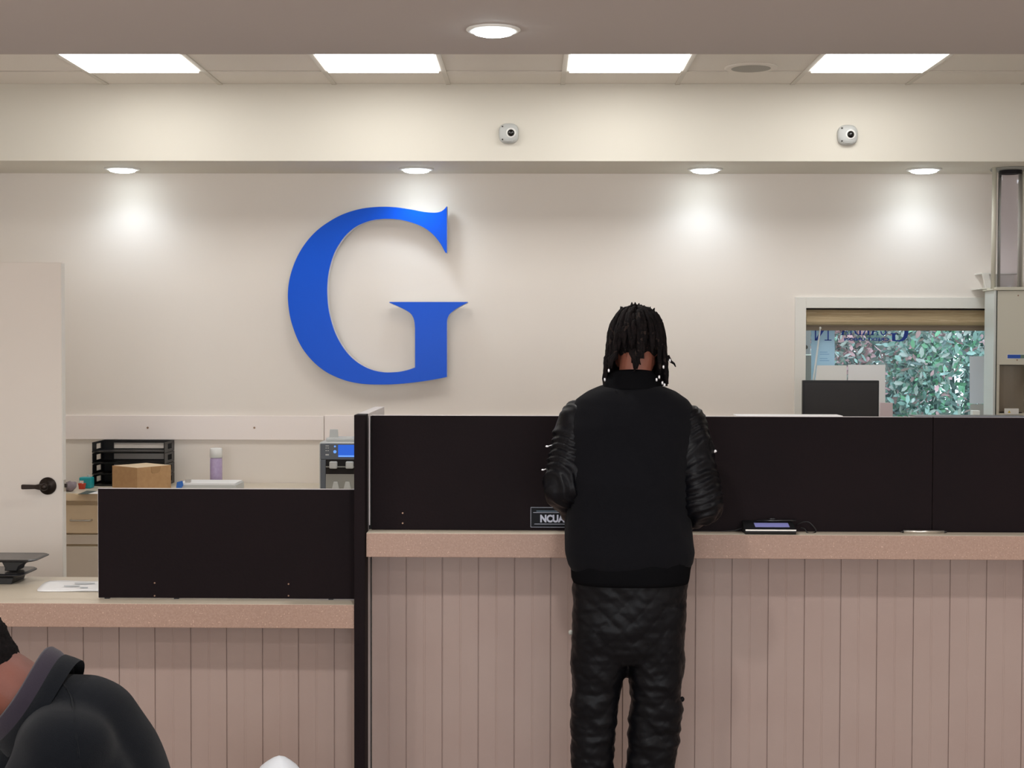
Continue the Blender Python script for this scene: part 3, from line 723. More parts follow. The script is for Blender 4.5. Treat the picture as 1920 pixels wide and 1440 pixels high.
# signature pad with pen and cords
q0, q1 = px(1397, Y_F + .004, 1000), px(1493, Y_F + .004, 1000)
sg_ = thing('signature_pad', 'black signature pad with a lilac display strip on the high counter ledge', 'signature pad', ((q0 + q1) / 2, Y_F + .045, Z_C))
ya, yb = Y_F + .001, Y_P - .005
zf, zb2 = Z_C + .018, Z_C + .040
MB().prism([(0, ya + .006, Z_C), (0, yb - .002, Z_C), (0, yb, zb2), (0, ya, zf), (0, ya, Z_C + .010)], (q0, 0, 0), (q1, 0, 0)).build('pad_body', M['blackp'], sg_, bevel=.002)
MB().box(q0 + .001, q1 - .001, ya - .0015, ya + .001, zf - .004, zf).build('front_strip', M['chrome'], sg_)
sl = (zb2 - zf) / (yb - ya); fz = lambda y: zf + (y - ya) * sl
xs0, xs1 = px(1414, Y_P - .04, 985), px(1478, Y_P - .04, 985)
MB().prism([(xs0, ya + .022, fz(ya + .022)), (xs1, ya + .022, fz(ya + .022)), (xs1, ya + .058, fz(ya + .058)), (xs0, ya + .058, fz(ya + .058))], (0, 0, .0003), (0, 0, .0012)).build('display', M['padface'], sg_)
MB().tube([(xs0 + .01, yb - .018, fz(yb - .018) + .005), (xs1 + .03, yb - .016, fz(yb - .016) + .006)], [.0035, .0045], 10).build('stylus', M['blackg'], sg_, smooth=True)
q = P(1448, 973, Y_P - .012); MB().ell(q, (.014, .008, .005)).build('cable_gland', M['blackg'], sg_, smooth=True)
def cordpath(pts, Y): return [P(u, v, Y + dy) for u, v, dy in pts]
cA = MB().tube(catmull([tuple(p) for p in cordpath([(1494, 984, 0), (1505, 979, -.01), (1516, 979, -.015), (1526, 988, -.02), (1530, 996, -.02), (1524, 1000, -.035), (1514, 999, -.035), (1509, 992, -.03), (1500, 989, -.02)], Y_P - .004)], {0, 8}, 6)[:-6], .0022, 8)
cA.build('coiled_cord', M['cord'], sg_, smooth=True)
MB().tube([P(u, v, Y_P - .006) for u, v in ((1402, 986), (1392, 990), (1378, 994.5), (1350, 997), (1320, 996), (1290, 996))], .0022, 8).build('cable', M['cord'], sg_, smooth=True)
pn = thing('pen', 'slim silver pen lying on the high counter ledge at right', 'pen', P(1730, 997, Y_P - .03))
pa, pb = P(1694, 997, Y_P - .03), P(1770, 997, Y_P - .03); pa.z = pb.z = Z_C + .0055
MB().tube([pa, pb], .0055, 14).build('barrel', M['chrome'], pn, smooth=True)
MB().tube([pa, pa - Vector((.012, 0, .001))], [.0045, .001], 10).build('tip', M['blackp'], pn, smooth=True)
MB().tube([pb, pb + Vector((.01, 0, 0))], [.0045, .003], 10).build('end_cap', M['blackp'], pn, smooth=True)

# ------------------------------------------------------------------ window, shade, things on the glass
wn = sempty('window_1', ((wx0 + wx1) / 2, Y_W, wz0))
cw = .062; cs = MB()
cs.box(wx0 - cw, wx0, Y_W - .018, Y_W, wz0 - .02, wz1 + cw); cs.box(wx1, wx1 + cw, Y_W - .018, Y_W, wz0 - .02, wz1 + cw)
cs.box(wx0, wx1, Y_W - .018, Y_W, wz1, wz1 + cw)
cs.build('window_casing', M['trim'], wn, bevel=.002)
MB().box(wx0 - cw, wx1 + cw, Y_W - .05, Y_W + .1, wz0 - .03, wz0).build('window_sill', M['trim'], wn, bevel=.002)
fr = MB(); gyw = Y_W + .13
for (x0, x1, z0, z1) in ((wx0, wx0 + .012, wz0, wz1), (wx1 - .02, wx1, wz0, wz1), (wx0, wx1, wz0, wz0 + .02), (wx0, wx1, wz1 - .02, wz1)): fr.box(x0, x1, gyw - .02, gyw + .02, z0, z1)
fr.build('window_frame', M['darkgap'], wn)
MB().box(wx0, wx1, gyw - .003, gyw + .003, wz0, wz1).build('window_glass', M['glass'], wn)
SHY = Y_W + .05
rs = thing('roman_shade', 'tan woven roman shade gathered at the top of the window', 'window shade', ((wx0 + wx1) / 2, SHY, pz(620, SHY, 1680)))
zz = lambda v: pz(v, SHY, 1680)
sx0, sx1 = wx0 + .008, wx1 - .01
def strip(prof, name, m):
    MB().prism([(0, SHY + y, z) for y, z in prof], (sx0, 0, 0), (sx1, 0, 0)).build(name, m, rs, smooth=False)
f1 = [(.03, zz(580)), (0, zz(581)), (-.010, zz(584)), (-.018, zz(587)), (-.016, zz(591)), (-.022, zz(595)), (-.036, zz(600)), (-.04, zz(604)), (-.032, zz(608)), (-.012, zz(610)), (.03, zz(610))]
strip(f1, 'folded_fabric', M['shade'])
strip([(.03, zz(609)), (.012, zz(609)), (.010, zz(613)), (.006, zz(613.5)), (.006, zz(620)), (.03, zz(620))], 'hem', M['shadehem'])
strip([(.03, zz(578.4)), (-.005, zz(578.4)), (-.005, zz(581)), (.03, zz(581))], 'head_rail', M['darkgap'])

# window lettering (mirrored, seen from inside), on the glass
LY = gyw - .006
lg = thing('window_lettering', 'blue mirrored shop lettering on the window glass just under the shade', 'lettering', P(1620, 640, LY))
def glyph(strokes, x, z, hgt, wid):  # strokes in unit cell, mirrored in x: x is the RIGHT edge
    b = MB()
    for poly in strokes:
        b.prism([(x - u * wid, LY, z + v * hgt) for u, v in poly], (0, 0, 0), (0, .0008, 0))
    return b
S_ = .03
def bar(x0, x1, y0, y1): return [(x0, y0), (x1, y0), (x1, y1), (x0, y1)]
def sl_(x0, x1, x2, x3): return [(x0, 0), (x1, 0), (x3, 1), (x2, 1)]
def arc(cx, cy, rx, ry, tx, ty, a0, a1, n=14):
    out = [(cx + rx * math.cos(a0 + (a1 - a0) * k / n), cy + ry * math.sin(a0 + (a1 - a0) * k / n)) for k in range(n + 1)]
    inn = [(cx + (rx - tx) * math.cos(a0 + (a1 - a0) * k / n), cy + (ry - ty) * math.sin(a0 + (a1 - a0) * k / n)) for k in range(n, -1, -1)]
    return [[out[k], out[k + 1], inn[n - k - 1], inn[n - k]] for k in range(n)]
GL = {
 'I': [bar(.38, .62, 0, 1), bar(.2, .8, 0, .06), bar(.2, .8, .94, 1)],
 'A': [sl_(.66, .92, .42, .58), sl_(.1, .17, .42, .5), bar(.25, .75, .3, .36), bar(0, .3, 0, .05), bar(.56, 1, 0, .05)],
 'N': [bar(.16, .22, 0, 1), bar(.78, .84, 0, 1), [(.72, 0), (.84, 0), (.32, 1), (.12, 1)], bar(.02, .36, 0, .05), bar(.64, .98, .95, 1), bar(.02, .2, .95, 1)],
 'U': [bar(.12, .32, .35, 1), bar(.76, .82, .35, 1), bar(.02, .42, .94, 1), bar(.66, .94, .94, 1)] + arc(.47, .36, .35, .38, .14, .1, PI, 2 * PI),
 'R': [bar(.14, .34, 0, 1), bar(.02, .46, 0, .05), bar(.1, .5, .94, 1), bar(.3, .5, .46, .52), [(.5, .5), (.62, .46), (1.0, 0), (.76, 0)]] + arc(.48, .73, .34, .27, .18, .06, -PI / 2, PI / 2),
 'D': [bar(.12, .32, 0, 1), bar(.02, .4, 0, .06), bar(.02, .4, .94, 1)] + arc(.38, .5, .56, .5, .2, .07, -PI / 2, PI / 2),
}
base = pz(628.3, LY, 1600); xx = px(1664, LY, 630); ch = .062
for ci, cc in enumerate('UARDIA'):
    wd_ = .05 if cc != 'I' else .03
    glyph(GL[cc], xx, base, ch, wd_).build('letter', M['blue_vinyl'], lg); xx -= wd_ * (.98 if cc != 'I' else .85)
nb = pz(638.6, LY, 1540)
glyph(GL['N'], px(1560, LY, 630), nb, .105, .118).build('letter', M['blue_vinyl'], lg)
gh = .105; gsc = gh / (1366 - 65); g0 = px(1703, LY, 630); gz = pz(640.3, LY, 1690)
gm = [(g0 - (u - 77) * gsc, LY, gz + (1366 - v) * gsc) for u, v in Gs]
MB().prism(gm, (0, 0, 0), (0, .0008, 0)).build('letter', M['blue_vinyl'], lg)
q = P(1667, 638.8, LY); text_mb('CREDIT UNION', .024, M['blue_vinyl'], q, lg, 'small_lettering', mirror=True, offset=.0006, sx=1.55)
# sky-blue film with faint lines
GY2 = gyw - .0045
def sheet_g(name, u0, u1, v0, v1, m, label, cat, yy=GY2, extra=None, poly=None):
    pts = poly or [(u0, v1), (u1, v1), (u1, v0), (u0, v0)]
    t = thing(name, label, cat, P((u0 + u1) / 2, v1, yy))
    MB().prism([(P(u, v, yy).x, yy, P(u, v, yy).z) for u, v in pts], (0, -.0006, 0), (0, .0006, 0)).build('sheet', m, t)
    return t
fm = sheet_g('window_film', 1521, 1565, 612, 712, M['sky'], 'sky blue film notice on the left of the window glass', 'notice')
for v in (660, 664, 672, 676):
    p = P(1537, v, GY2); MB().box(p.x, p.x + (.055 if v % 3 else .045), GY2 - .0012, GY2 - .0006, p.z - .003, p.z + .002).build('printed_line', M['skyink'], fm)
BY = Y_W - .075
sheet_g('white_board', 1524, 1587.5, 685, 872, M['white'], 'white board leaning at the window behind the monitor, the left one', 'board', BY, poly=[(1509, 872), (1587.5, 872), (1587.5, 685), (1532, 685)])
sheet_g('white_board', 1590, 1660, 684, 872, M['paper'], 'white board at the window behind the monitor, the right one', 'board', BY + .004)
sheet_g('pale_board', 1818, 1860, 668, 757, M['palesheet'], 'pale blue-white sheet on the window glass beside the tube unit', 'board', gyw - .02)
sheet_g('low_board', 1819, 1860, 758, 800, M['lightp'], 'light grey board in the window below the pale blue-white sheet', 'board', gyw - .017)
# drive-up counter that carries the monitor and the tube unit
ZV = .98
dc = thing('drive_up_counter', 'grey counter under the window that carries the monitor, mostly hidden', 'counter', (2.3, 8.1, 0))
MB().box(1.3, XR - .01, 7.72, Y_W - .052, ZV - .03, ZV).build('worktop', M['desktop'], dc, bevel=.002)
MB().box(1.32, XR - .02, 7.78, Y_W - .06, 0, ZV - .031).build('cabinet_body', M['cab'], dc)
# monitor
MY2 = 7.9
a, b = P(1505, 713, MY2), P(1648, 781, MY2)
mo = thing('monitor', 'black computer monitor in front of the window', 'monitor', ((a.x + b.x) / 2, MY2 + .05, ZV))
hgt = .255
MB().box(a.x, b.x, MY2, MY2 + .03, a.z - hgt, a.z).build('housing', M['blackp'], mo, bevel=.004)
MB().box(a.x + .012, b.x - .008, MY2 - .0012, MY2 - .0002, a.z - hgt + .03, a.z - .014).build('screen', mat('dark_screen', (44, 42, 43), .5, bump=.1), mo)
cx = (a.x + b.x) / 2
MB().box(cx - .025, cx + .025, MY2 + .03, MY2 + .05, ZV + .012, a.z - .1).build('stand_neck', M['blackp'], mo, bevel=.004)
MB().box(cx - .11, cx + .11, MY2 - .04, MY2 + .12, ZV, ZV + .012).build('stand_base', M['blackp'], mo, bevel=.004)
# pink card
a, b = P(1649, 755, 8.12), P(1672, 780, 8.12)
tag(MB().prism([(a.x, 0, ZV), (b.x + .004, 0, ZV), (b.x, 0, a.z), (a.x + .002, 0, a.z + .001)], (0, 8.10, 0), (0, 8.13, 0)).build('pink_folder', M['pink'], bevel=.001), 'narrow pinkish white folder standing just right of the monitor', 'folder')
a = P(1838, 770, 8.2)
tag(bx('small_box', M['white'], a.x - .035, a.x + .005, 8.22, 8.27, ZV, a.z, bevel=.003), 'small white box beside the tube unit below the pale board', 'box')
# leaning rod
rd = thing('leaning_rod', 'white metal rod leaning in the left corner of the window', 'rod', P(1524, 760, Y_W - .015))
ta, tb = P(1538, 615, Y_W + .03), P(1527, 700, Y_W - .01); db = (tb - ta) / (tb.z - ta.z); te = tb + db * (ZV - tb.z)
te = Vector((te.x, min(te.y, Y_W - .07), ZV))
MB().tube([ta, te], [.0045, .010], 12).build('shaft', M['lightp'], rd, smooth=True)
MB().ell(ta, (.0065, .0065, .008)).build('knob', M['white'], rd, smooth=True)
# outside kiosk column
ko = thing('kiosk_column', 'grey kiosk column standing outside the left edge of the window', 'column', (px(1500, 9.3), 9.4, 0))
xk = px(1521.5, 9.3, 650)
MB().box(xk - .28, xk, 9.3, 9.6, 0, pz(666, 9.3, 1515)).build('lower_column', M['stone'], ko, bevel=.004)
MB().box(xk - .29, xk + .002, 9.29, 9.6, pz(666.5, 9.3, 1515), pz(664, 9.3, 1515)).build('ledge', M['white'], ko)
MB().box(xk - .27, xk - .003, 9.31, 9.6, pz(664, 9.3, 1515), 2.3).build('upper_column', mat('kiosk_grey', (150, 148, 152), .6), ko, bevel=.004)
q = P(1511, 651, 9.305); MB().cyl((q.x, 9.304, q.z), .013, .008, 'Y', 16).build('button', M['hole'], ko)

# ------------------------------------------------------------------ tube unit
TY = 8.05
X0, X1 = px(1863, TY, 650), px(1863, TY, 650) + .33
zt1 = pz(541, TY, 1890); zr1, zr0 = pz(684, TY, 1890), pz(775, TY, 1890)
tu = thing('tube_terminal', 'beige drive-through pneumatic tube unit on the counter at the right edge', 'tube terminal', (X0 + .16, 8.13, ZV))
MB().box(X0 - .002, X0 + .010, TY - .008, TY + .16, ZV, zt1 - .008).build('side_panel', M['grey_en'], tu, bevel=.001)
MB().box(X0 + .010, X0 + .018, TY + .006, TY + .15, ZV, zt1 - .012).build('gap_shade_strip', M['darkgreen'], tu)  # dark strip in the gap beside the cabinet, shade put into its colour
b = MB(); xb = X0 + .018
b.box(xb, X1, TY, TY + .15, zr1, zt1 - .012); b.box(xb, xb + .016, TY, TY + .15, zr0, zr1); b.box(X1 - .016, X1, TY, TY + .15, zr0, zr1)
b.box(xb, X1, TY, TY + .15, ZV, zr0)
b.build('cabinet', M['beige'], tu, bevel=.0015)
rings = []
xa, xe = xb + .016, X1 - .016
MB().box(xa, xe, TY + .14, TY + .1495, zr0, zr1).build('recess_back', M['beige_in'], tu)
rc_ = MB(); rr = .072; cxx = px(1903, TY, 700)
arcp = [(cxx + rr * math.cos(a), TY + .07 + rr * math.sin(a)) for a in [PI * k / 16 for k in range(17)]]
rc_.loft([[Vector((x, y, z)) for x, y in arcp] for z in (zr0, zr1)], cap=False, closed=False); rc_.build('carrier_cradle', M['beige_in'], tu, smooth=True)
MB().lathe((cxx, TY + .07, zr1 - .003), [(.02, 0), (.062, 0), (.062, .0028), (.02, .0028)]).build('tube_mouth', M['hole'], tu)
MB().lathe((cxx, TY + .07, zr0 + .0002), [(.02, 0), (.062, 0), (.06, .003), (.02, .003)]).build('carrier_seat', M['hole'], tu)
MB().box(X0 - .012, X1 + .004, TY - .014, TY + .17, zt1 - .010, zt1 - .002).build('top_plate', M['beige'], tu, bevel=.002)
MB().box(X0 + .010, X1 + .002, TY - .006, TY + .165, zt1 - .002, zt1 + .008).build('top_rim', M['beige'], tu, bevel=.002)
p = P(1909, 554, TY); MB().cyl((p.x, TY - .002, p.z), .004, .003, 'Y', 12).build('screw', M['screw'], tu)
p = P(1907, 675, TY); MB().cyl((p.x, TY - .002, p.z), .004, .003, 'Y', 12).build('screw', M['screw'], tu)
a, b = P(1889, 665, TY), P(1925, 672, TY)
lb = MB().box(a.x - .002, b.x + .002, TY - .0012, TY - .0001, b.z - .002, a.z + .002).build('label_border', M['white'], tu)
MB().box(a.x, b.x, TY - .0022, TY - .0014, b.z, a.z).build('label_plate', M['labelblue'], tu)
MB().box(a.x + .07, b.x, TY - .0028, TY - .0023, b.z, a.z).build('label_corner', M['labelgreen'], tu)
a, b = P(1885, 766, TY - .02), P(1910, 777, TY - .02)
MB().box(a.x, b.x, TY - .022, TY - .001, b.z, a.z).build('warning_plate', M['white'], tu, bevel=.001)
c2 = P(1892, 772, TY - .02); MB().prism([(c2.x - .008, TY - .0225, c2.z - .006), (c2.x + .008, TY - .0225, c2.z - .006), (c2.x, TY - .0225, c2.z + .007)], (0, -.0006, 0), (0, 0, 0)).build('warning_mark', M['yellow'], tu)
TC = (px(1893.5, 8.14, 430), 8.14)
MB().lathe((TC[0], TC[1], 0), [(.0640, zt1 + .008), (.0640, Z_S - .012)], n=48, closed=True).build('clear_tube', M['tubeglass'], tu, smooth=True)
MB().lathe((TC[0], TC[1], 0), [(.03, Z_S - .012), (.105, Z_S - .012), (.11, Z_S - .006), (.105, Z_S - .0002), (.03, Z_S - .0002)], n=40).build('ceiling_flange', M['midp'], tu, smooth=True)
MB().lathe((TC[0], TC[1], 0), [(.03, Z_S - .030), (.060, Z_S - .030), (.060, Z_S - .012), (.03, Z_S - .012)], n=40).build('tube_socket', M['darkgap'], tu, smooth=True)
xp = px(1863.5, 8.1, 430); MB().cyl((xp, 8.10, zt1 - .002), .0125, Z_S - zt1 + .002, 'Z', 20).build('conduit', M['beige'], tu, smooth=True)
xp2 = px(1919, 8.1, 430); MB().cyl((xp2, 8.15, zt1 - .002), .014, Z_S - zt1 + .002, 'Z', 20).build('conduit', M['beige'], tu, smooth=True)
zk0, zk1 = pz(541, 8.3, 1845), pz(512, 8.3, 1845)
kb = MB()
xk0, xk1 = px(1838, 8.3, 520), px(1912, 8.3, 520)
kb.box(xk0, xk1, 8.27, Y_W, zk1 - .006, zk1)
kb.prism([(xk0, 0, zk1 - .006), (xk0 + .035, 0, zk1 - .006), (xk0 + .055, 0, zk0 + .006), (xk0 + .02, 0, zk0)], (0, 8.26, 0), (0, 8.275, 0))
kb.box(xk0 - .02, xk1, 8.21, Y_W, zk0 - .006, zk0); kb.box(xk0 + .05, xk1, 8.395, Y_W, zk0, zk1 - .006)
kb.build('wall_bracket', M['trim'], tu)

# ------------------------------------------------------------------ outside
struct(bx('trim_5', M['grass'], -12, 18, 8.8, 30, -.3, -.02)).name = 'floor_outside'
def shrub(name, cx, cy, rx, ry, hgt, n, ms, wts, label, seed, size=.034):
    rnd = random.Random(seed); t = thing(name, label, 'shrub', (cx, cy, -.02), 'shrubs outside the window')
    b = MB()
    for _ in range(n):
        while True:
            u, v, w_ = rnd.uniform(-1, 1), rnd.uniform(-1, .6), rnd.uniform(0, 1)
            e = u * u + v * v + max(0, (w_ - .55) / .45) ** 2
            if .35 < e < 1: break
        c = Vector((cx + u * rx, cy + v * ry, w_ * hgt)); s = size * rnd.uniform(.6, 1.4)
        R = Matrix.Rotation(rnd.uniform(0, 2 * PI), 3, 'Z') @ Matrix.Rotation(rnd.uniform(-1.2, 1.2), 3, 'X') @ Matrix.Rotation(rnd.uniform(0, 2 * PI), 3, 'Y')
        b.mi = rnd.choices(range(len(ms)), wts)[0]
        pt = [c + R @ Vector(q) * s for q in ((-1, 0, 0), (-.3, .05, .42), (.5, .05, .35), (1, 0, 0), (.5, .05, -.35), (-.3, .05, -.42))]
        b.add(pt, [(0, 1, 2, 3), (0, 3, 4, 5)])
    b.build('foliage', ms, t)['kind'] = 'stuff'
    s_ = MB()
    for k in range(7):
        a = rnd.uniform(0, 2 * PI); s_.tube([(cx + .05 * math.cos(a), cy + .05 * math.sin(a), -.02), (cx + rx * .5 * math.cos(a), cy + ry * .4 * math.sin(a), hgt * rnd.uniform(.6, .85))], [.025, .008], 8)
    s_.build('stems', M['leaf_d'], t)
    return t
shrub('pink_leaved_shrub', 2.30, 12.5, .56, .6, 2.6, 11000, [M['leaf_p'], M['leaf_w'], M['leaf_d'], M['leaf_t']], [6, 4, 2, 1], 'pink and grey leaved shrub outside the left half of the window', 1)
shrub('green_shrub', 3.52, 12.0, .62, .6, 2.6, 11000, [M['leaf_t'], M['leaf_g'], M['leaf_w'], M['leaf_d'], M['leaf_p']], [6, 2, 5, 3, 2], 'teal green shrub outside the right half of the window', 2)
shrub('mixed_shrub', 2.85, 14.0, .9, .8, 3.2, 9000, [M['leaf_w'], M['leaf_p'], M['leaf_t'], M['leaf_d']], [4, 4, 3, 2], 'tall pale mixed shrub farther out between the pink and green ones', 3, .045)
shrub('dark_hedge', 1.4, 17.2, 2.2, .8, 4.2, 9000, [M['leaf_d'], M['leaf_g'], M['leaf_t']], [4, 3, 2], 'dark green hedge far outside at the left of the window view', 4, .08)
shrub('dark_hedge', 5.9, 17.2, 2.2, .8, 4.2, 9000, [M['leaf_d'], M['leaf_g'], M['leaf_t']], [3, 4, 3], 'dark green hedge far outside at the right of the window view', 5, .08)

# ------------------------------------------------------------------ people
from mathutils.bvhtree import BVHTree
def remesh(mb, name, m, parent, voxel=.007, smooth=3, fn=None):
    me = bpy.data.meshes.new('tmp'); me.from_pydata(mb.v, [], mb.f)
    bm = bmesh.new(); bm.from_mesh(me); bmesh.ops.recalc_face_normals(bm, faces=bm.faces[:]); bm.to_mesh(me); bm.free()
    t = bpy.data.objects.new('tmp', me); C.objects.link(t)
    r = t.modifiers.new('r', 'REMESH'); r.mode = 'VOXEL'; r.voxel_size = voxel
    if smooth: q = t.modifiers.new('s', 'SMOOTH'); q.iterations = smooth; q.factor = .5
    ev = t.evaluated_get(bpy.context.evaluated_depsgraph_get()); out = bpy.data.meshes.new_from_object(ev)
    bpy.data.objects.remove(t); bpy.data.meshes.remove(me)
    if fn:
        ns = [v.normal.copy() for v in out.vertices]
        for v, n in zip(out.vertices, ns): v.co = v.co + n * fn(v.co, n)
    o_ = Vector(parent['_o']) if parent is not None else Vector((0, 0, 0))
    for v in out.vertices: v.co = v.co - o_
    out.name = name; out.materials.clear(); out.materials.append(m)
    out.polygons.foreach_set('use_smooth', [True] * len(out.polygons))
    o = bpy.data.objects.new(name, out); C.objects.link(o); o['_o'] = tuple(o_)
    if parent is not None: o.parent = parent
    return o
def sring(cx, cy, z, a, b, e=2.4, n=40, tilt=0.0):
    o = []
    for k in range(n):
        t = 2 * PI * k / n; c, s = math.cos(t), math.sin(t)
        o.append(Vector((cx + a * math.copysign(abs(c) ** (2 / e), c), cy + b * math.copysign(abs(s) ** (2 / e), s), z + tilt * s)))
    return o
def hand(b, w, fwd, down, side, curl=.35, s=1.0):
    # w: wrist, fwd: direction of the palm, down: palm normal, side: direction towards the thumb
    fwd = fwd.normalized(); side = (side - fwd * side.dot(fwd)).normalized(); down = (down - fwd * down.dot(fwd) - side * down.dot(side)).normalized()
    R = Matrix((side, fwd, down)).transposed()
    b.ell(w + fwd * .045 * s, (.041 * s, .052 * s, .0155 * s), R)
    b.capsule(w - fwd * .02, w + fwd * .02, .024 * s, .026 * s, 14)
    for k, (off, ln) in enumerate(((.030, .070), (.010, .078), (-.011, .073), (-.030, .057))):
        p = w + fwd * (.078 - abs(off) * .25) * s + side * off * s; d = (fwd + side * off * 3).normalized(); r = (.0088 - .0006 * k) * s
        for j, fr in enumerate((.45, .32, .23)):
            a = curl * (j + .6) * (1 + .1 * k); dd = (d * math.cos(a) + down * math.sin(a)); q = p + dd * ln * fr * s
            b.capsule(p, q, r, r * .93, 10); p = q; r *= .93
    p = w + fwd * .022 * s + side * .030 * s; d = (side * .75 + fwd * .65 + down * .2).normalized()
    for ln, r in ((.036, .0125), (.030, .0105), (.024, .009)):
        q = p + d * ln * s; b.capsule(p, q, r * s, r * .9 * s, 10); p = q; d = (d + fwd * .35 + down * .12).normalized()
def head(b, c, R, s=1.0):
    # local axes of R: x right, y forward, z up
    f = lambda x, y, z: c + R @ Vector((x, y, z)) * s
    sc = lambda *r: tuple(q * s for q in r)
    b.ell(f(0, -.012, .03), sc(.076, .096, .088), R); b.ell(f(0, .018, -.02), sc(.064, .070, .085), R)
    b.ell(f(0, .040, -.072), sc(.040, .042, .036), R); b.ell(f(0, .070, -.098), sc(.020, .016, .014), R)
    b.capsule(f(0, .082, .012), f(0, .104, -.028), .008 * s, .013 * s, 12)
    for x in (-.013, .013): b.ell(f(x, .094, -.031), sc(.009, .010, .008), R)
    b.capsule(f(-.035, .076, .022), f(.035, .076, .022), .010 * s, .010 * s, 10)
    b.capsule(f(-.018, .086, -.056), f(.018, .086, -.056), .0075 * s, .0075 * s, 10); b.capsule(f(-.016, .084, -.067), f(.016, .084, -.067), .008 * s, .008 * s, 10)
    for x in (-1, 1):
        b.ell(f(x * .047, .056, -.018), sc(.022, .020, .022), R)
        b.ell(f(x * .078, -.002, -.008), sc(.009, .018, .030), R); b.ell(f(x * .080, .002, -.030), sc(.007, .010, .010), R)
def face_bits(parent, c, R, s=1.0):
    f = lambda x, y, z: c + R @ Vector((x, y, z)) * s
    for x in (-.031, .031):
        e = MB().ell(f(x, .0725, .004), (.0118 * s,) * 3, R, 16, 10).build('eye', M['eyew'], parent, smooth=True)
        MB().ell(f(x, .0825, .003), (.0055 * s, .0025 * s, .0055 * s), R, 14, 8).build('iris', M['eyeb'], e, smooth=True)
        MB().tube([f(x - .017, .083, .021), f(x, .090, .026), f(x + .017, .083, .021)], [.002 * s, .0035 * s, .002 * s], 8).build('eyebrow', M['hair2'], parent, smooth=True)
    MB().ell(f(0, .0895, -.0575), (.021 * s, .006 * s, .0052 * s), R).build('upper_lip', M['lips'], parent, smooth=True)
    MB().ell(f(0, .0885, -.0675), (.018 * s, .006 * s, .0062 * s), R).build('lower_lip', M['lips'], parent, smooth=True)

# ---- the standing person at the counter
BY_ = 4.80
X_ = lambda u, v=900, Y=BY_: P(u, v, Y).x
Z_ = lambda v, Y=BY_: P(1180, v, Y).z
pr = thing('person', 'person with shoulder-length dreadlocks in a black jacket standing at the high counter', 'person', (X_(1180), BY_, 0))
hc_ = P(1193, 654, 4.90); Rh = Matrix.Rotation(math.radians(-30), 3, 'X')
b = MB()
head(b, hc_, Rh)
b.capsule((X_(1188), 4.872, Z_(740)), hc_ + Vector((0, -.025, -.03)), .052, .056)
def rg(v, l, r, cy, d, e=2.4, sh=0.0): return sring((X_(l, v) + X_(r, v)) / 2, cy, Z_(v), (X_(r, v) - X_(l, v)) / 2 - sh, d - sh, e)
tor = [(722, 1134, 1243, 4.862, .075), (735, 1104, 1272, 4.855, .095), (750, 1080, 1292, 4.848, .110), (770, 1066, 1304, 4.84, .122), (800, 1058, 1304, 4.83, .134), (850, 1060, 1292, 4.815, .142), (900, 1062, 1288, 4.80, .142), (950, 1062, 1294, 4.80, .138), (1000, 1062, 1302, 4.795, .138), (1035, 1061, 1307, 4.795, .142), (1055, 1066, 1300, 4.795, .138), (1068, 1074, 1290, 4.795, .130)]
b.loft([rg(*q[:5], sh=.03) for q in tor[2:]])
L_sh, L_el, L_wr = Vector((X_(1088, 790), 4.835, Z_(795))), Vector((X_(1058, 925), 4.76, Z_(912))), Vector((X_(1105, 960), 4.955, 1.070))
R_sh, R_el, R_wr = Vector((X_(1286, 795), 4.835, Z_(800))), Vector((X_(1314, 940), 4.77, Z_(940))), Vector((X_(1262, 985), 4.955, 1.068))
for a_, e_, w_ in ((L_sh, L_el, L_wr), (R_sh, R_el, R_wr)):
    b.capsule(a_, e_, .050, .042); b.capsule(e_, w_, .041, .027)
hand(b, L_wr + Vector((.004, .012, -.004)), Vector((.25, 1, -.22)), Vector((0, -.2, -1)), Vector((1, 0, 0)), .18, .92)
hand(b, R_wr + Vector((-.004, .012, -.004)), Vector((-.25, 1, -.22)), Vector((0, -.2, -1)), Vector((-1, 0, 0)), .18, .92)
pel = [(1060, 1082, 1282, 4.80, .120), (1090, 1074, 1289, 4.80, .128), (1130, 1073, 1287, 4.80, .128), (1180, 1073, 1285, 4.80, .124), (1215, 1074, 1283, 4.80, .112), (1238, 1080, 1278, 4.80, .09)]
lgL = [(1130, 1074, 1184, 4.80, .115), (1200, 1071, 1183, 4.80, .108), (1250, 1070, 1176, 4.80, .098), (1300, 1072, 1163, 4.80, .088), (1340, 1070, 1157, 4.80, .084), (1390, 1071, 1153, 4.80, .078), (1440, 1074, 1150, 4.80, .072), (1500, 1078, 1148, 4.80, .066), (1560, 1082, 1147, 4.795, .062), (1592, 1082, 1148, 4.79, .062)]
lgR = [(1130, 1172, 1287, 4.80, .115), (1200, 1174, 1284, 4.80, .108), (1250, 1176, 1281, 4.80, .098), (1300, 1182, 1278, 4.80, .088), (1340, 1178, 1279, 4.80, .086), (1385, 1176, 1272, 4.80, .078), (1440, 1175, 1263, 4.80, .072), (1500, 1177, 1256, 4.80, .066), (1560, 1179, 1252, 4.795, .062), (1592, 1180, 1252, 4.79, .062)]
b.loft([rg(*q[:5], sh=.025) for q in pel]); b.loft([rg(*q[:5], sh=.018) for q in lgL]); b.loft([rg(*q[:5], sh=.018) for q in lgR])
footx = ((X_(1115, 1600), -.05), (X_(1216, 1600), .06))
for fx, dx in footx:
    b.capsule((fx, 4.77, .075), (fx + dx * .5, 4.93, .045), .036, .028)
body = remesh(b, 'body', M['skin'], pr, .0048, 2)
face_bits(pr, hc_, Rh)
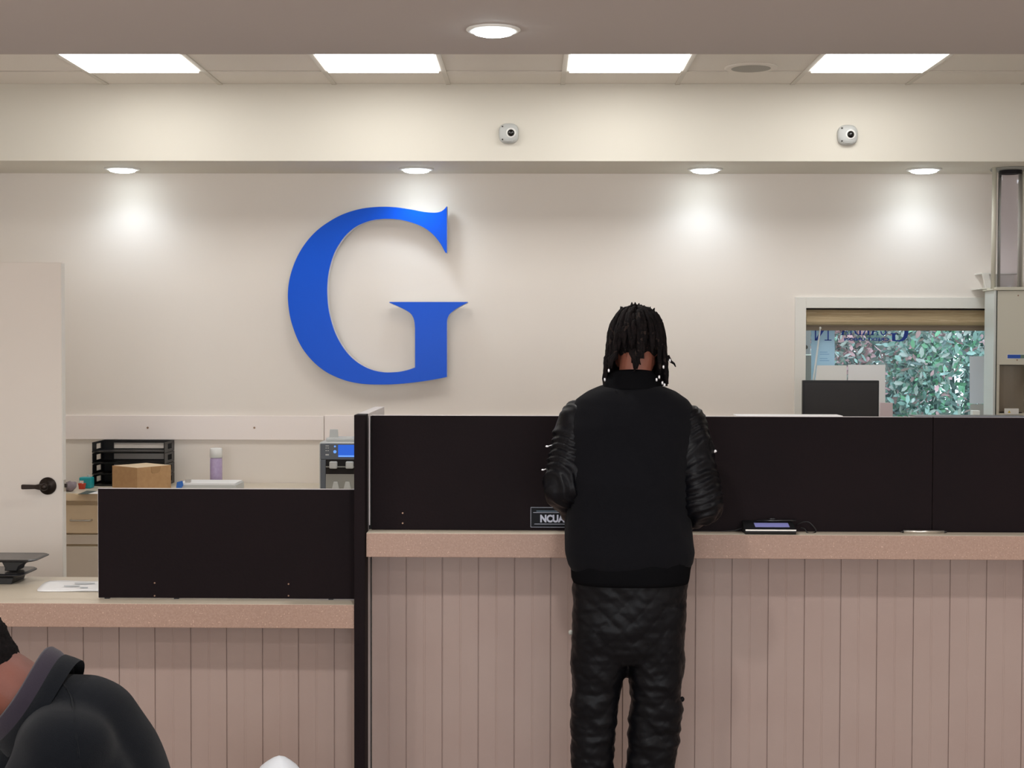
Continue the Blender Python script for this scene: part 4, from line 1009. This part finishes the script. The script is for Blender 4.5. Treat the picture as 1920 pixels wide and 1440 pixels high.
# jacket torso
jt = MB(); jt.loft([rg(*q[:5], e=2.3) for q in tor])
def jfold(co, n):
    f = noise.noise(Vector((co.x * 5, co.y * 5, co.z * 3))) * .010
    d = (co.x - X_(1225, 900)) * .8 + (co.z - Z_(900)) * .55
    f += math.exp(-(d / .03) ** 2) * -.006 if co.z < Z_(800) else 0
    f += noise.noise(Vector((co.x * 16, co.y * 16, co.z * 8 + 3))) * .004
    return f
jk = remesh(jt, 'jacket', M['jacket'], pr, .0075, 4, jfold)
hm = MB(); hem = [(1046, 1067, 1300, 4.795, .138), (1052, 1069, 1297, 4.795, .140), (1066, 1070, 1294, 4.795, .138), (1082, 1071, 1292, 4.795, .136), (1090, 1074, 1290, 4.795, .132), (1090, 1080, 1284, 4.795, .124), (1060, 1080, 1284, 4.795, .124)]
hm.loft([rg(*q, e=2.3) for q in hem], cap=False); hm.build('rib_hem', M['rib'], jk, smooth=True)
cl = MB(); ccx = (X_(1133, 715) + X_(1240, 715)) / 2 + .002
cr = [sring(ccx + dx, cy, z, a, bb, 2.1, 40, tl) for dx, cy, z, a, bb, tl in ((0, 4.860, Z_(732), .104, .086, -.006), (0, 4.864, Z_(720), .094, .079, -.007), (0, 4.870, Z_(709), .082, .070, -.008), (0, 4.873, Z_(701), .073, .064, -.009), (0, 4.874, Z_(698), .068, .060, -.009), (0, 4.872, Z_(704), .063, .056, -.008), (0, 4.868, Z_(726), .064, .058, -.006))]
cl.loft(cr, cap=False); cl.build('rib_collar', M['rib'], jk, smooth=True)
# sleeves with ruched folds
def sleeve(a_, e_, w_, nm):
    s = MB(); s.capsule(a_, a_.lerp(e_, .5), .076, .074, 24); s.capsule(a_.lerp(e_, .5), e_, .074, .070, 24); s.capsule(e_, e_.lerp(w_, .6), .068, .058, 24); s.capsule(e_.lerp(w_, .6), w_ - (w_ - e_).normalized() * .025, .056, .042, 24)
    ax = (e_ - a_).normalized()
    def fn(co, n):
        t = (co - a_).dot(ax); q = noise.noise(Vector((co.x * 9, co.y * 9, co.z * 9)))
        amp = .003 + .0035 * min(1, max(0, t / .12))
        v = math.sin((t + q * .06) * 190 + math.sin(co.x * 25) * 1.5) 
        return amp * (v if v > 0 else v * .5) * (.5 + .9 * abs(noise.noise(co * 13))) + noise.noise(co * 22) * .005
    return remesh(s, nm, M['sleeve'], jk, .006, 2, fn)
sl1 = sleeve(L_sh, L_el, L_wr, 'sleeve'); sl2 = sleeve(R_sh, R_el, R_wr, 'sleeve')
for (a_, w_, par) in ((L_el, L_wr, sl1), (R_el, R_wr, sl2)):
    d = (w_ - a_).normalized(); MB().tube([w_ - d * .035, w_ - d * .03, w_ + d * .012, w_ + d * .014], [.034, .037, .034, .030], 22).build('cuff', M['rib'], jk, smooth=True)
for u, v, Y, r_ in ((1338, 846, 4.80, .007), (1333, 838, 4.80, .0035), (1026, 837, 4.79, .004), (1018, 881, 4.79, .0035)):
    q = P(u, v, Y); s_ = MB().ell(q, (r_ * 1.6, .003, r_ * .8), None, 12, 8); s_.tube([q, q + Vector((-.02 if u > 1200 else .02, .0, .006))], [.0016, .0012], 6)
    s_.build('zip_pull', M['silver'], jk, smooth=True)
# trousers: quilted, wrinkled
tr = MB(); tr.loft([rg(*q) for q in pel]); tr.loft([rg(*q) for q in lgL]); tr.loft([rg(*q) for q in lgR])
def quilt(co, n):
    u = co.x + (co.y - 4.8) * .8; p = .075
    g = min(abs(((u + co.z * .9) / p) % 1 - .5), abs(((u - co.z * .9) / p) % 1 - .5))
    f = -.0016 * math.exp(-(g / .05) ** 2)
    low = min(1, max(0, (Z_(1240) - co.z) / .12))
    w1 = noise.noise(Vector((co.x * 6, co.y * 6, co.z * 27))); w2 = noise.noise(Vector((co.x * 10 + co.z * 6, co.y * 8, co.z * 18 - co.x * 9)))
    w3 = noise.noise(Vector((co.x * 22, co.y * 20, co.z * 60)))
    w4 = noise.noise(Vector((co.x * 24 + co.z * 14, co.y * 20, co.z * 26 + co.x * 18)))
    f += (.002 + .0045 * low) * w1 + .005 * w2 + (.002 + .002 * low) * w3 + .0035 * w4
    return f
to = remesh(tr, 'trousers', M['trouser'], pr, .006, 2, quilt)
for u, v in ((1070, 1186), (1279, 1311)):
    q = P(u, v, 4.80); s_ = MB().ell(q, (.008, .006, .009), None, 10, 8); s_.build('strap_end', M['midp'] if u < 1100 else M['trouser'], to, smooth=True)
for fx, dx in footx:
    s = MB()
    s.loft([[Vector((fx + dx * t + wd * math.cos(a), 4.80 + yy, max(.012, hh * (.5 + .5 * math.sin(a)) + .012))) for a in [2 * PI * k / 20 for k in range(20)]] for t, yy, wd, hh in ((0, -.095, .018, .05), (0, -.08, .036, .085), (.05, -.03, .042, .10), (.3, .03, .045, .085), (.6, .09, .048, .060), (.9, .14, .044, .045), (1, .175, .024, .030))])
    sh_ = s.build('shoe', M['shoe'], pr, smooth=True)
    s = MB(); s.loft([[Vector((fx + dx * t + wd * c, 4.80 + yy, zz_)) for c, zz_ in ((-1, 0), (1, 0), (1, .014), (-1, .014))] for t, yy, wd in ((0, -.1, .022), (0, -.085, .038), (.05, -.03, .042), (.3, .03, .047), (.6, .09, .050), (.9, .14, .046), (1, .18, .025))]); s.build('sole', M['sole'], sh_)
# dreadlocks
rnd = random.Random(11)
hr = MB(); f_ = lambda x, y, z: hc_ + Rh @ Vector((x, y, z))
sc_ = MB(); sc_.ell(f_(0, -.014, .036), (.083, .103, .094), Rh)
cap_ = [i for i in range(len(sc_.v))]
hair = remesh(sc_, 'scalp_hair', M['hair'], pr, .006, 1, lambda co, n: noise.noise(co * 60) * .006 + .001)
locks = MB()
def lock(az, el, length, r, out=.012, flick=None):
    # az: 0 = back (towards camera), +-90 = sides, 180 = front; el: 0 = ear level, 90 = crown
    c = f_(0, -.012, .034); A = Vector((.082, .106, .094))
    pts = []; a = math.radians(az); e = math.radians(el)
    d = Vector((math.sin(a) * math.cos(e), -math.cos(a) * math.cos(e), math.sin(e)))
    p = c + Rh @ Vector((d.x * A.x, d.y * A.y, d.z * A.z)); pts.append(p.copy())
    v = (p - c).normalized() * .006 + Vector((0, 0, -.004))
    if flick: v = flick
    tot = 0; ph = rnd.uniform(0, 6)
    while tot < length:
        v = v * .55 + Vector((math.sin(a) * .0009, -math.cos(a) * .001, -.016)) + Vector((rnd.uniform(-1, 1), rnd.uniform(-1, 1), 0)) * .003
        st_ = .014; v_ = v.normalized() * st_; q = p + v_
        loc = Rh.inverted() @ (q - c); k = math.sqrt((loc.x / (A.x + out)) ** 2 + (loc.y / (A.y + out)) ** 2 + (loc.z / (A.z + out)) ** 2)
        if k < 1: q = c + Rh @ (loc / max(k, .3))
        # stay outside neck and collar
        nx, ny = q.x - ccx, q.y - 4.87; rr_ = math.hypot(nx, ny)
        if q.z < hc_.z - .03 and rr_ < .088: q.x = ccx + nx / max(rr_, .01) * .088; q.y = 4.87 + ny / max(rr_, .01) * .088
        # rest on the shoulders
        if q.z < Z_(728): break
        tot += (q - p).length; p = q; pts.append(p.copy())
        if len(pts) > 40: break
    if len(pts) < 3: return pts
    n = len(pts); rs = [r * (.75 + .35 * abs(math.sin(i * 1.1 + ph))) * (1 if i < n - 2 else .7) for i in range(n)]; rs[-1] = r * .35
    locks.tube(pts, rs, 7); return pts
ends = []
for k in range(280):
    az = rnd.uniform(-180, 180); el = rnd.uniform(-8, 82) 
    back = abs(az) < 42
    if back:
        ln = max(.045, rnd.uniform(.068, .108) + el / 90 * .11); rr0 = .0072; ln += .03 if abs(az) < 14 else 0 
        if el < 10: ln = rnd.uniform(.045, .07)
    elif abs(az) < 62: ln = rnd.uniform(.10, .16) + el / 90 * .10; rr0 = .0068
    elif abs(az) < 140: ln = rnd.uniform(.15, .20) + el / 90 * .11; rr0 = .0066
    elif abs(az) < 152 or el > 55: ln = rnd.uniform(.05, .08) + el / 90 * .05; rr0 = .0066
    else: ln = .03; rr0 = .0066; el = 45 + rnd.uniform(0, 10)
    pp = lock(az, el, ln, rr0, rnd.uniform(.003, .012)); ends.append((az, pp))
for s1, el, ln in ((-52, 30, .25), (-50, 45, .27), (52, 25, .24), (49, 45, .27), (55, 60, .28), (-58, 55, .27)): lock(s1, el, ln, .0055, .012)
for k in range(60):                                # short upright tips on the crown
    az = rnd.uniform(-180, 180); el = rnd.uniform(48, 90); a = math.radians(az); e = math.radians(el)
    d = Rh @ Vector((math.sin(a) * math.cos(e), -math.cos(a) * math.cos(e), math.sin(e))); p = f_(0, -.012, .034) + Vector((d.x * .088, d.y * .105, d.z * .098))
    t_ = (d + Vector((rnd.uniform(-.5, .5), rnd.uniform(-.3, .3), .5))).normalized(); h_ = rnd.uniform(.012, .026)
    if k < 5: p = f_(.012 + .006 * (k - 2), -.012, .128); h_ = .024; t_ = (t_ + Vector((.2, 0, 1))).normalized()
    locks.tube([p - d * .01, p + t_ * h_ * .6, p + t_ * h_], [.0075, .0055, .0012], 6)
# the tuft that stands up on the crown, right of centre
for k in range(26):
    u_ = rnd.uniform(-46, 40); top = 573 + abs(u_ - 6) * .36 + rnd.uniform(0, 7)
    a_ = P(1200 + u_, 618 + rnd.uniform(-6, 8), 4.90 + rnd.uniform(-.05, .04)); e_ = P(1200 + u_ * .86 + rnd.uniform(-3, 5), top, a_.y + rnd.uniform(-.01, .01))
    m_ = a_.lerp(e_, .62) + Vector((u_ * .00012, -.006, .002))
    locks.tube([a_, m_, a_.lerp(e_, .9), e_], [.0095, .0085, .006, .0012], 7)
# two thin locks on the nape, one flicked out at the right
for du, l_, r_ in ((-5, .062, .0062), (0, .072, .0075), (5, .064, .006), (9, .050, .005), (-9, .044, .005)):
    c0 = P(1192 + du, 655, 4.800); sw = rnd.uniform(-.006, .006)
    locks.tube([c0, c0 + Vector((sw, -.010, -.3 * l_)), c0 + Vector((sw * -.6 - du * .0004, -.008, -.65 * l_)), c0 + Vector((sw - du * .0006, -.002, -l_))], [r_ * 1.1, r_, r_ * .85, r_ * .4], 8)
c0 = P(1252, 668, 4.88); locks.tube([c0, P(1258, 678, 4.87), P(1264, 682, 4.86), P(1267, 688, 4.86)], [.007, .005, .0035, .0015], 7)
locks.build('dreadlocks', M['hair'], hair, smooth=True)
for u, v in ((1141.5, 695), (1134, 712), (1244, 688), (1236, 707), (1231, 712), (1242, 718), (1246, 722), (1256, 676)):
    side = -1 if u < 1190 else 1
    q = P(u, v, 4.80 if 1135 < u < 1248 else 4.83)
    MB().tube([q + Vector((0, 0, .0055)), q, q - Vector((0, 0, .0055))], [.0026, .0036, .0026], 10).build('bead', M['silver'], hair, smooth=True)

# ---- the seated person at the lower left
Y2 = 3.0; s2 = 1 / 916.0
Q = lambda u, v, Y=Y2: P(u, v, Y)
ps = thing('person', 'seated person in a charcoal fleece jacket bent forward at the lower left corner', 'person', (-.87, Y2, 0))
cC = Q(62, 1312); tdir = Vector((.59, 0, .81)).normalized(); ndir = Vector((-.81, 0, .59)).normalized()
hd = cC + ndir * .165 + Vector((.004, 0, -.026))
# head axes: forward = left and down, up = perpendicular
fw = Vector((-.80, -.05, -.60)).normalized(); upv = Vector((-.60, 0, .80)); upv = (upv - fw * upv.dot(fw)).normalized(); rt = fw.cross(upv).normalized()
R2 = Matrix((rt, fw, upv)).transposed()
hd2 = hd + fw * .012
b = MB(); head(b, hd2, R2, 1.03)
b.capsule(cC - ndir * .07, hd - upv * .02 - fw * .02, .068, .062)
sp_ = [Q(122, 1362), Q(158, 1366), Q(196, 1436), Q(216, 1520), Q(217, 1640)]
b.chain(sp_, [.085, .09, .095, .10, .11])
shN, shF = Vector((-.925, 2.875, .858)), Vector((-.985, 3.125, .845))
b.capsule(shN, shF, .055, .055)
hipc = sp_[-1]; hipc = Vector((hipc.x - .02, Y2, .575))
b.capsule(sp_[-2], hipc, .11, .12)
arms = []
for sgn, sh in ((-1, shN), (1, shF)):
    el = Vector((sh.x - .13, Y2 + sgn * .17, .655)); wr = Vector((el.x - .22, Y2 + sgn * .10, .655))
    arms.append((sh, el, wr)); b.capsule(sh, el, .048, .040); b.capsule(el, wr, .039, .027)
    hand(b, wr, Vector((-1, -sgn * .25, -.12)), Vector((0, 0, -1)), Vector((0, -sgn, 0)), .3)
legs2 = []
for sgn in (-1, 1):
    hp_ = Vector((hipc.x, Y2 + sgn * .10, .56)); kn = Vector((hipc.x - .43, Y2 + sgn * .13, .54)); an = Vector((kn.x - .02, kn.y, .09))
    legs2.append((hp_, kn, an)); b.capsule(hp_, kn, .075, .055); b.capsule(kn, an, .052, .036); b.capsule(an, an + Vector((-.13, 0, -.045)), .034, .026)
remesh(b, 'body', M['skin2'], ps, .0055, 2)
face_bits(ps, hd2, R2, 1.03)
# cropped hair
h = MB(); h.ell(hd2 + R2 @ Vector((0, -.018, .036)) * 1.03, (.083, .098, .092), R2)
h.ell(hd2 + R2 @ Vector((0, -.055, -.012)) * 1.03, (.063, .052, .062), R2)
remesh(h, 'cropped_hair', M['hair2'], ps, .0045, 1, lambda co, n: noise.noise(co * 90) * .0035 + noise.noise(co * 200) * .002)
j = MB(); rad = [.112, .116, .122, .127, .135]
j.chain(sp_, rad, 26)
j.capsule(sp_[2], Q(110, 1500), .115, .12, 24)
j.capsule(Q(40, 1478), Q(150, 1560), .098, .13, 24)
j.capsule(shN, shF, .098, .098, 24); j.capsule(sp_[1] + Vector((-.01, 0, -.015)), shN, .105, .095, 24)
for sh, el, wr in arms: j.capsule(sh, el, .092, .066, 24); j.capsule(el, wr - (wr - el).normalized() * .02, .064, .042, 22)
j.capsule(sp_[-2], hipc + Vector((0, 0, .06)), .130, .145, 24)
j.capsule(hipc + Vector((0, -.06, .05)), hipc + Vector((0, .06, .05)), .14, .14, 24)
jfn = lambda co, n: noise.noise(Vector((co.x * 5, co.y * 5, co.z * 5))) * .010 + noise.noise(co * 14) * .003
for dy in (-.09, .09): j.chain([p_ + Vector((-.006, dy, -.02)) for p_ in sp_[1:]], [q_ * .84 for q_ in rad[1:]], 24)
fj = remesh(j, 'fleece_jacket', M['fleece'], ps, .0075, 24, jfn)
def cring(c, rt_, ry, n=44, bend=0.0):
    return [c + tdir * rt_ * math.cos(2 * PI * k / n) + Vector((0, ry * math.sin(2 * PI * k / n), 0)) - ndir * bend * (math.sin(2 * PI * k / n) ** 2) for k in range(n)]
k1 = MB(); k1.loft([cring(cC + ndir * (-.030), .121, .112, bend=.02), cring(cC + ndir * (-.012), .117, .106, bend=.02), cring(cC + ndir * .004, .112, .1, bend=.02), cring(cC + ndir * .008, .105, .094, bend=.02), cring(cC - ndir * .02, .1, .09, bend=.02)], cap=False)
k1.build('outer_collar', M['fleece'], fj, smooth=True)
k2 = MB(); k2.loft([cring(cC + ndir * (-.004), .108, .097, bend=.02), cring(cC + ndir * .018, .111, .099, bend=.02), cring(cC + ndir * .036, .109, .097, bend=.02), cring(cC + ndir * .041, .104, .092, bend=.02), cring(cC + ndir * .036, .099, .087, bend=.02), cring(cC - ndir * .005, .094, .084, bend=.02)], cap=False)
k2.build('inner_collar', M['collar'], fj, smooth=True)
bv = BVHTree.FromPolygons([v.co + Vector(fj['_o']) for v in fj.data.vertices], [list(p.vertices) for p in fj.data.polygons])
for nm, tr_ in (('raglan_seam', ((116, 1280), (126, 1292), (134, 1308), (138, 1330), (140, 1352), (143, 1380), (147, 1410), (152, 1450))),):
    pts = []
    for u, v in tr_:
        d = ray(u, v).normalized(); hit = bv.ray_cast(CAM, d)
        if hit[0] is not None: pts.append(hit[0] - d * .0006)
    if len(pts) > 2: MB().tube(pts, .0018, 6).build(nm, M['fleece'], fj, smooth=True)
t2 = MB()
for hp_, kn, an in legs2: t2.capsule(hp_, kn, .092, .072, 22); t2.capsule(kn, an + Vector((0, 0, -.01)), .070, .055, 22)
t2.capsule(hipc + Vector((0, -.09, -.01)), hipc + Vector((0, .09, -.01)), .095, .095, 22)
remesh(t2, 'trousers', M['jeans'], ps, .008, 3, lambda co, n: noise.noise(co * 12) * .006)
for hp_, kn, an in legs2:
    s = MB(); s.loft([[Vector((an.x - yy, an.y + wd * math.cos(a), max(.012, hh * (.5 + .5 * math.sin(a)) + .012))) for a in [2 * PI * k / 20 for k in range(20)]] for yy, wd, hh in ((-.07, .018, .05), (-.055, .036, .085), (-.01, .042, .10), (.05, .045, .085), (.11, .048, .060), (.16, .044, .045), (.195, .024, .030))])
    s_ = s.build('shoe', M['shoe'], ps, smooth=True)
    MB().loft([[Vector((an.x - yy, an.y + wd * c, zz_)) for c, zz_ in ((-1, 0), (1, 0), (1, .014), (-1, .014))] for yy, wd in ((-.075, .022), (-.06, .038), (-.01, .042), (.05, .047), (.11, .050), (.16, .046), (.2, .025))]).build('sole', M['sole'], s_)
# the seat that carries him
hx = hipc.x
ch = thing('lobby_chair', 'grey lobby chair under the seated person in the charcoal fleece, below the picture edge', 'chair', (hx, Y2, 0))
sz = .425
MB().box(hx - .24, hx + .24, Y2 - .24, Y2 + .24, sz - .05, sz).build('seat', M['chairf'], ch, bevel=.02)
for sx in (-.21, .21):
    for sy in (-.21, .21): MB().tube([(hx + sx, Y2 + sy, 0), (hx + sx * .95, Y2 + sy * .95, sz - .05)], [.012, .014], 10).build('leg', M['chrome'], ch, smooth=True)
# white bag whose top just enters the picture
bg_ = MB(); bc = P(523, 1430, 4.5); bg_.lathe((bc.x, 4.5, 0), [(.002, 0), (.085, 0), (.098, .012), (.104, .05), (.105, .10), (.101, .16), (.097, .21), (.092, .26), (.083, .31), (.072, .342), (.055, .367), (.040, .380), (.022, .3925), (.002, .4)], n=64)
for v in bg_.v:
    n_ = Vector((v.x - bc.x, v.y - 4.5, (v.z - .2) * .3)).normalized(); v += n_ * noise.noise(Vector((v.x * 18, v.y * 18, v.z * 5))) * (.012 if v.z < .33 else .003)
    v.z = max(0, v.z)
tag(bg_.build('fabric_bag', M['bag'], smooth=True), 'white rounded bag before the low desk, only its top showing at the picture edge', 'bag')

for o in C.objects:
    if '_o' in o: del o['_o']
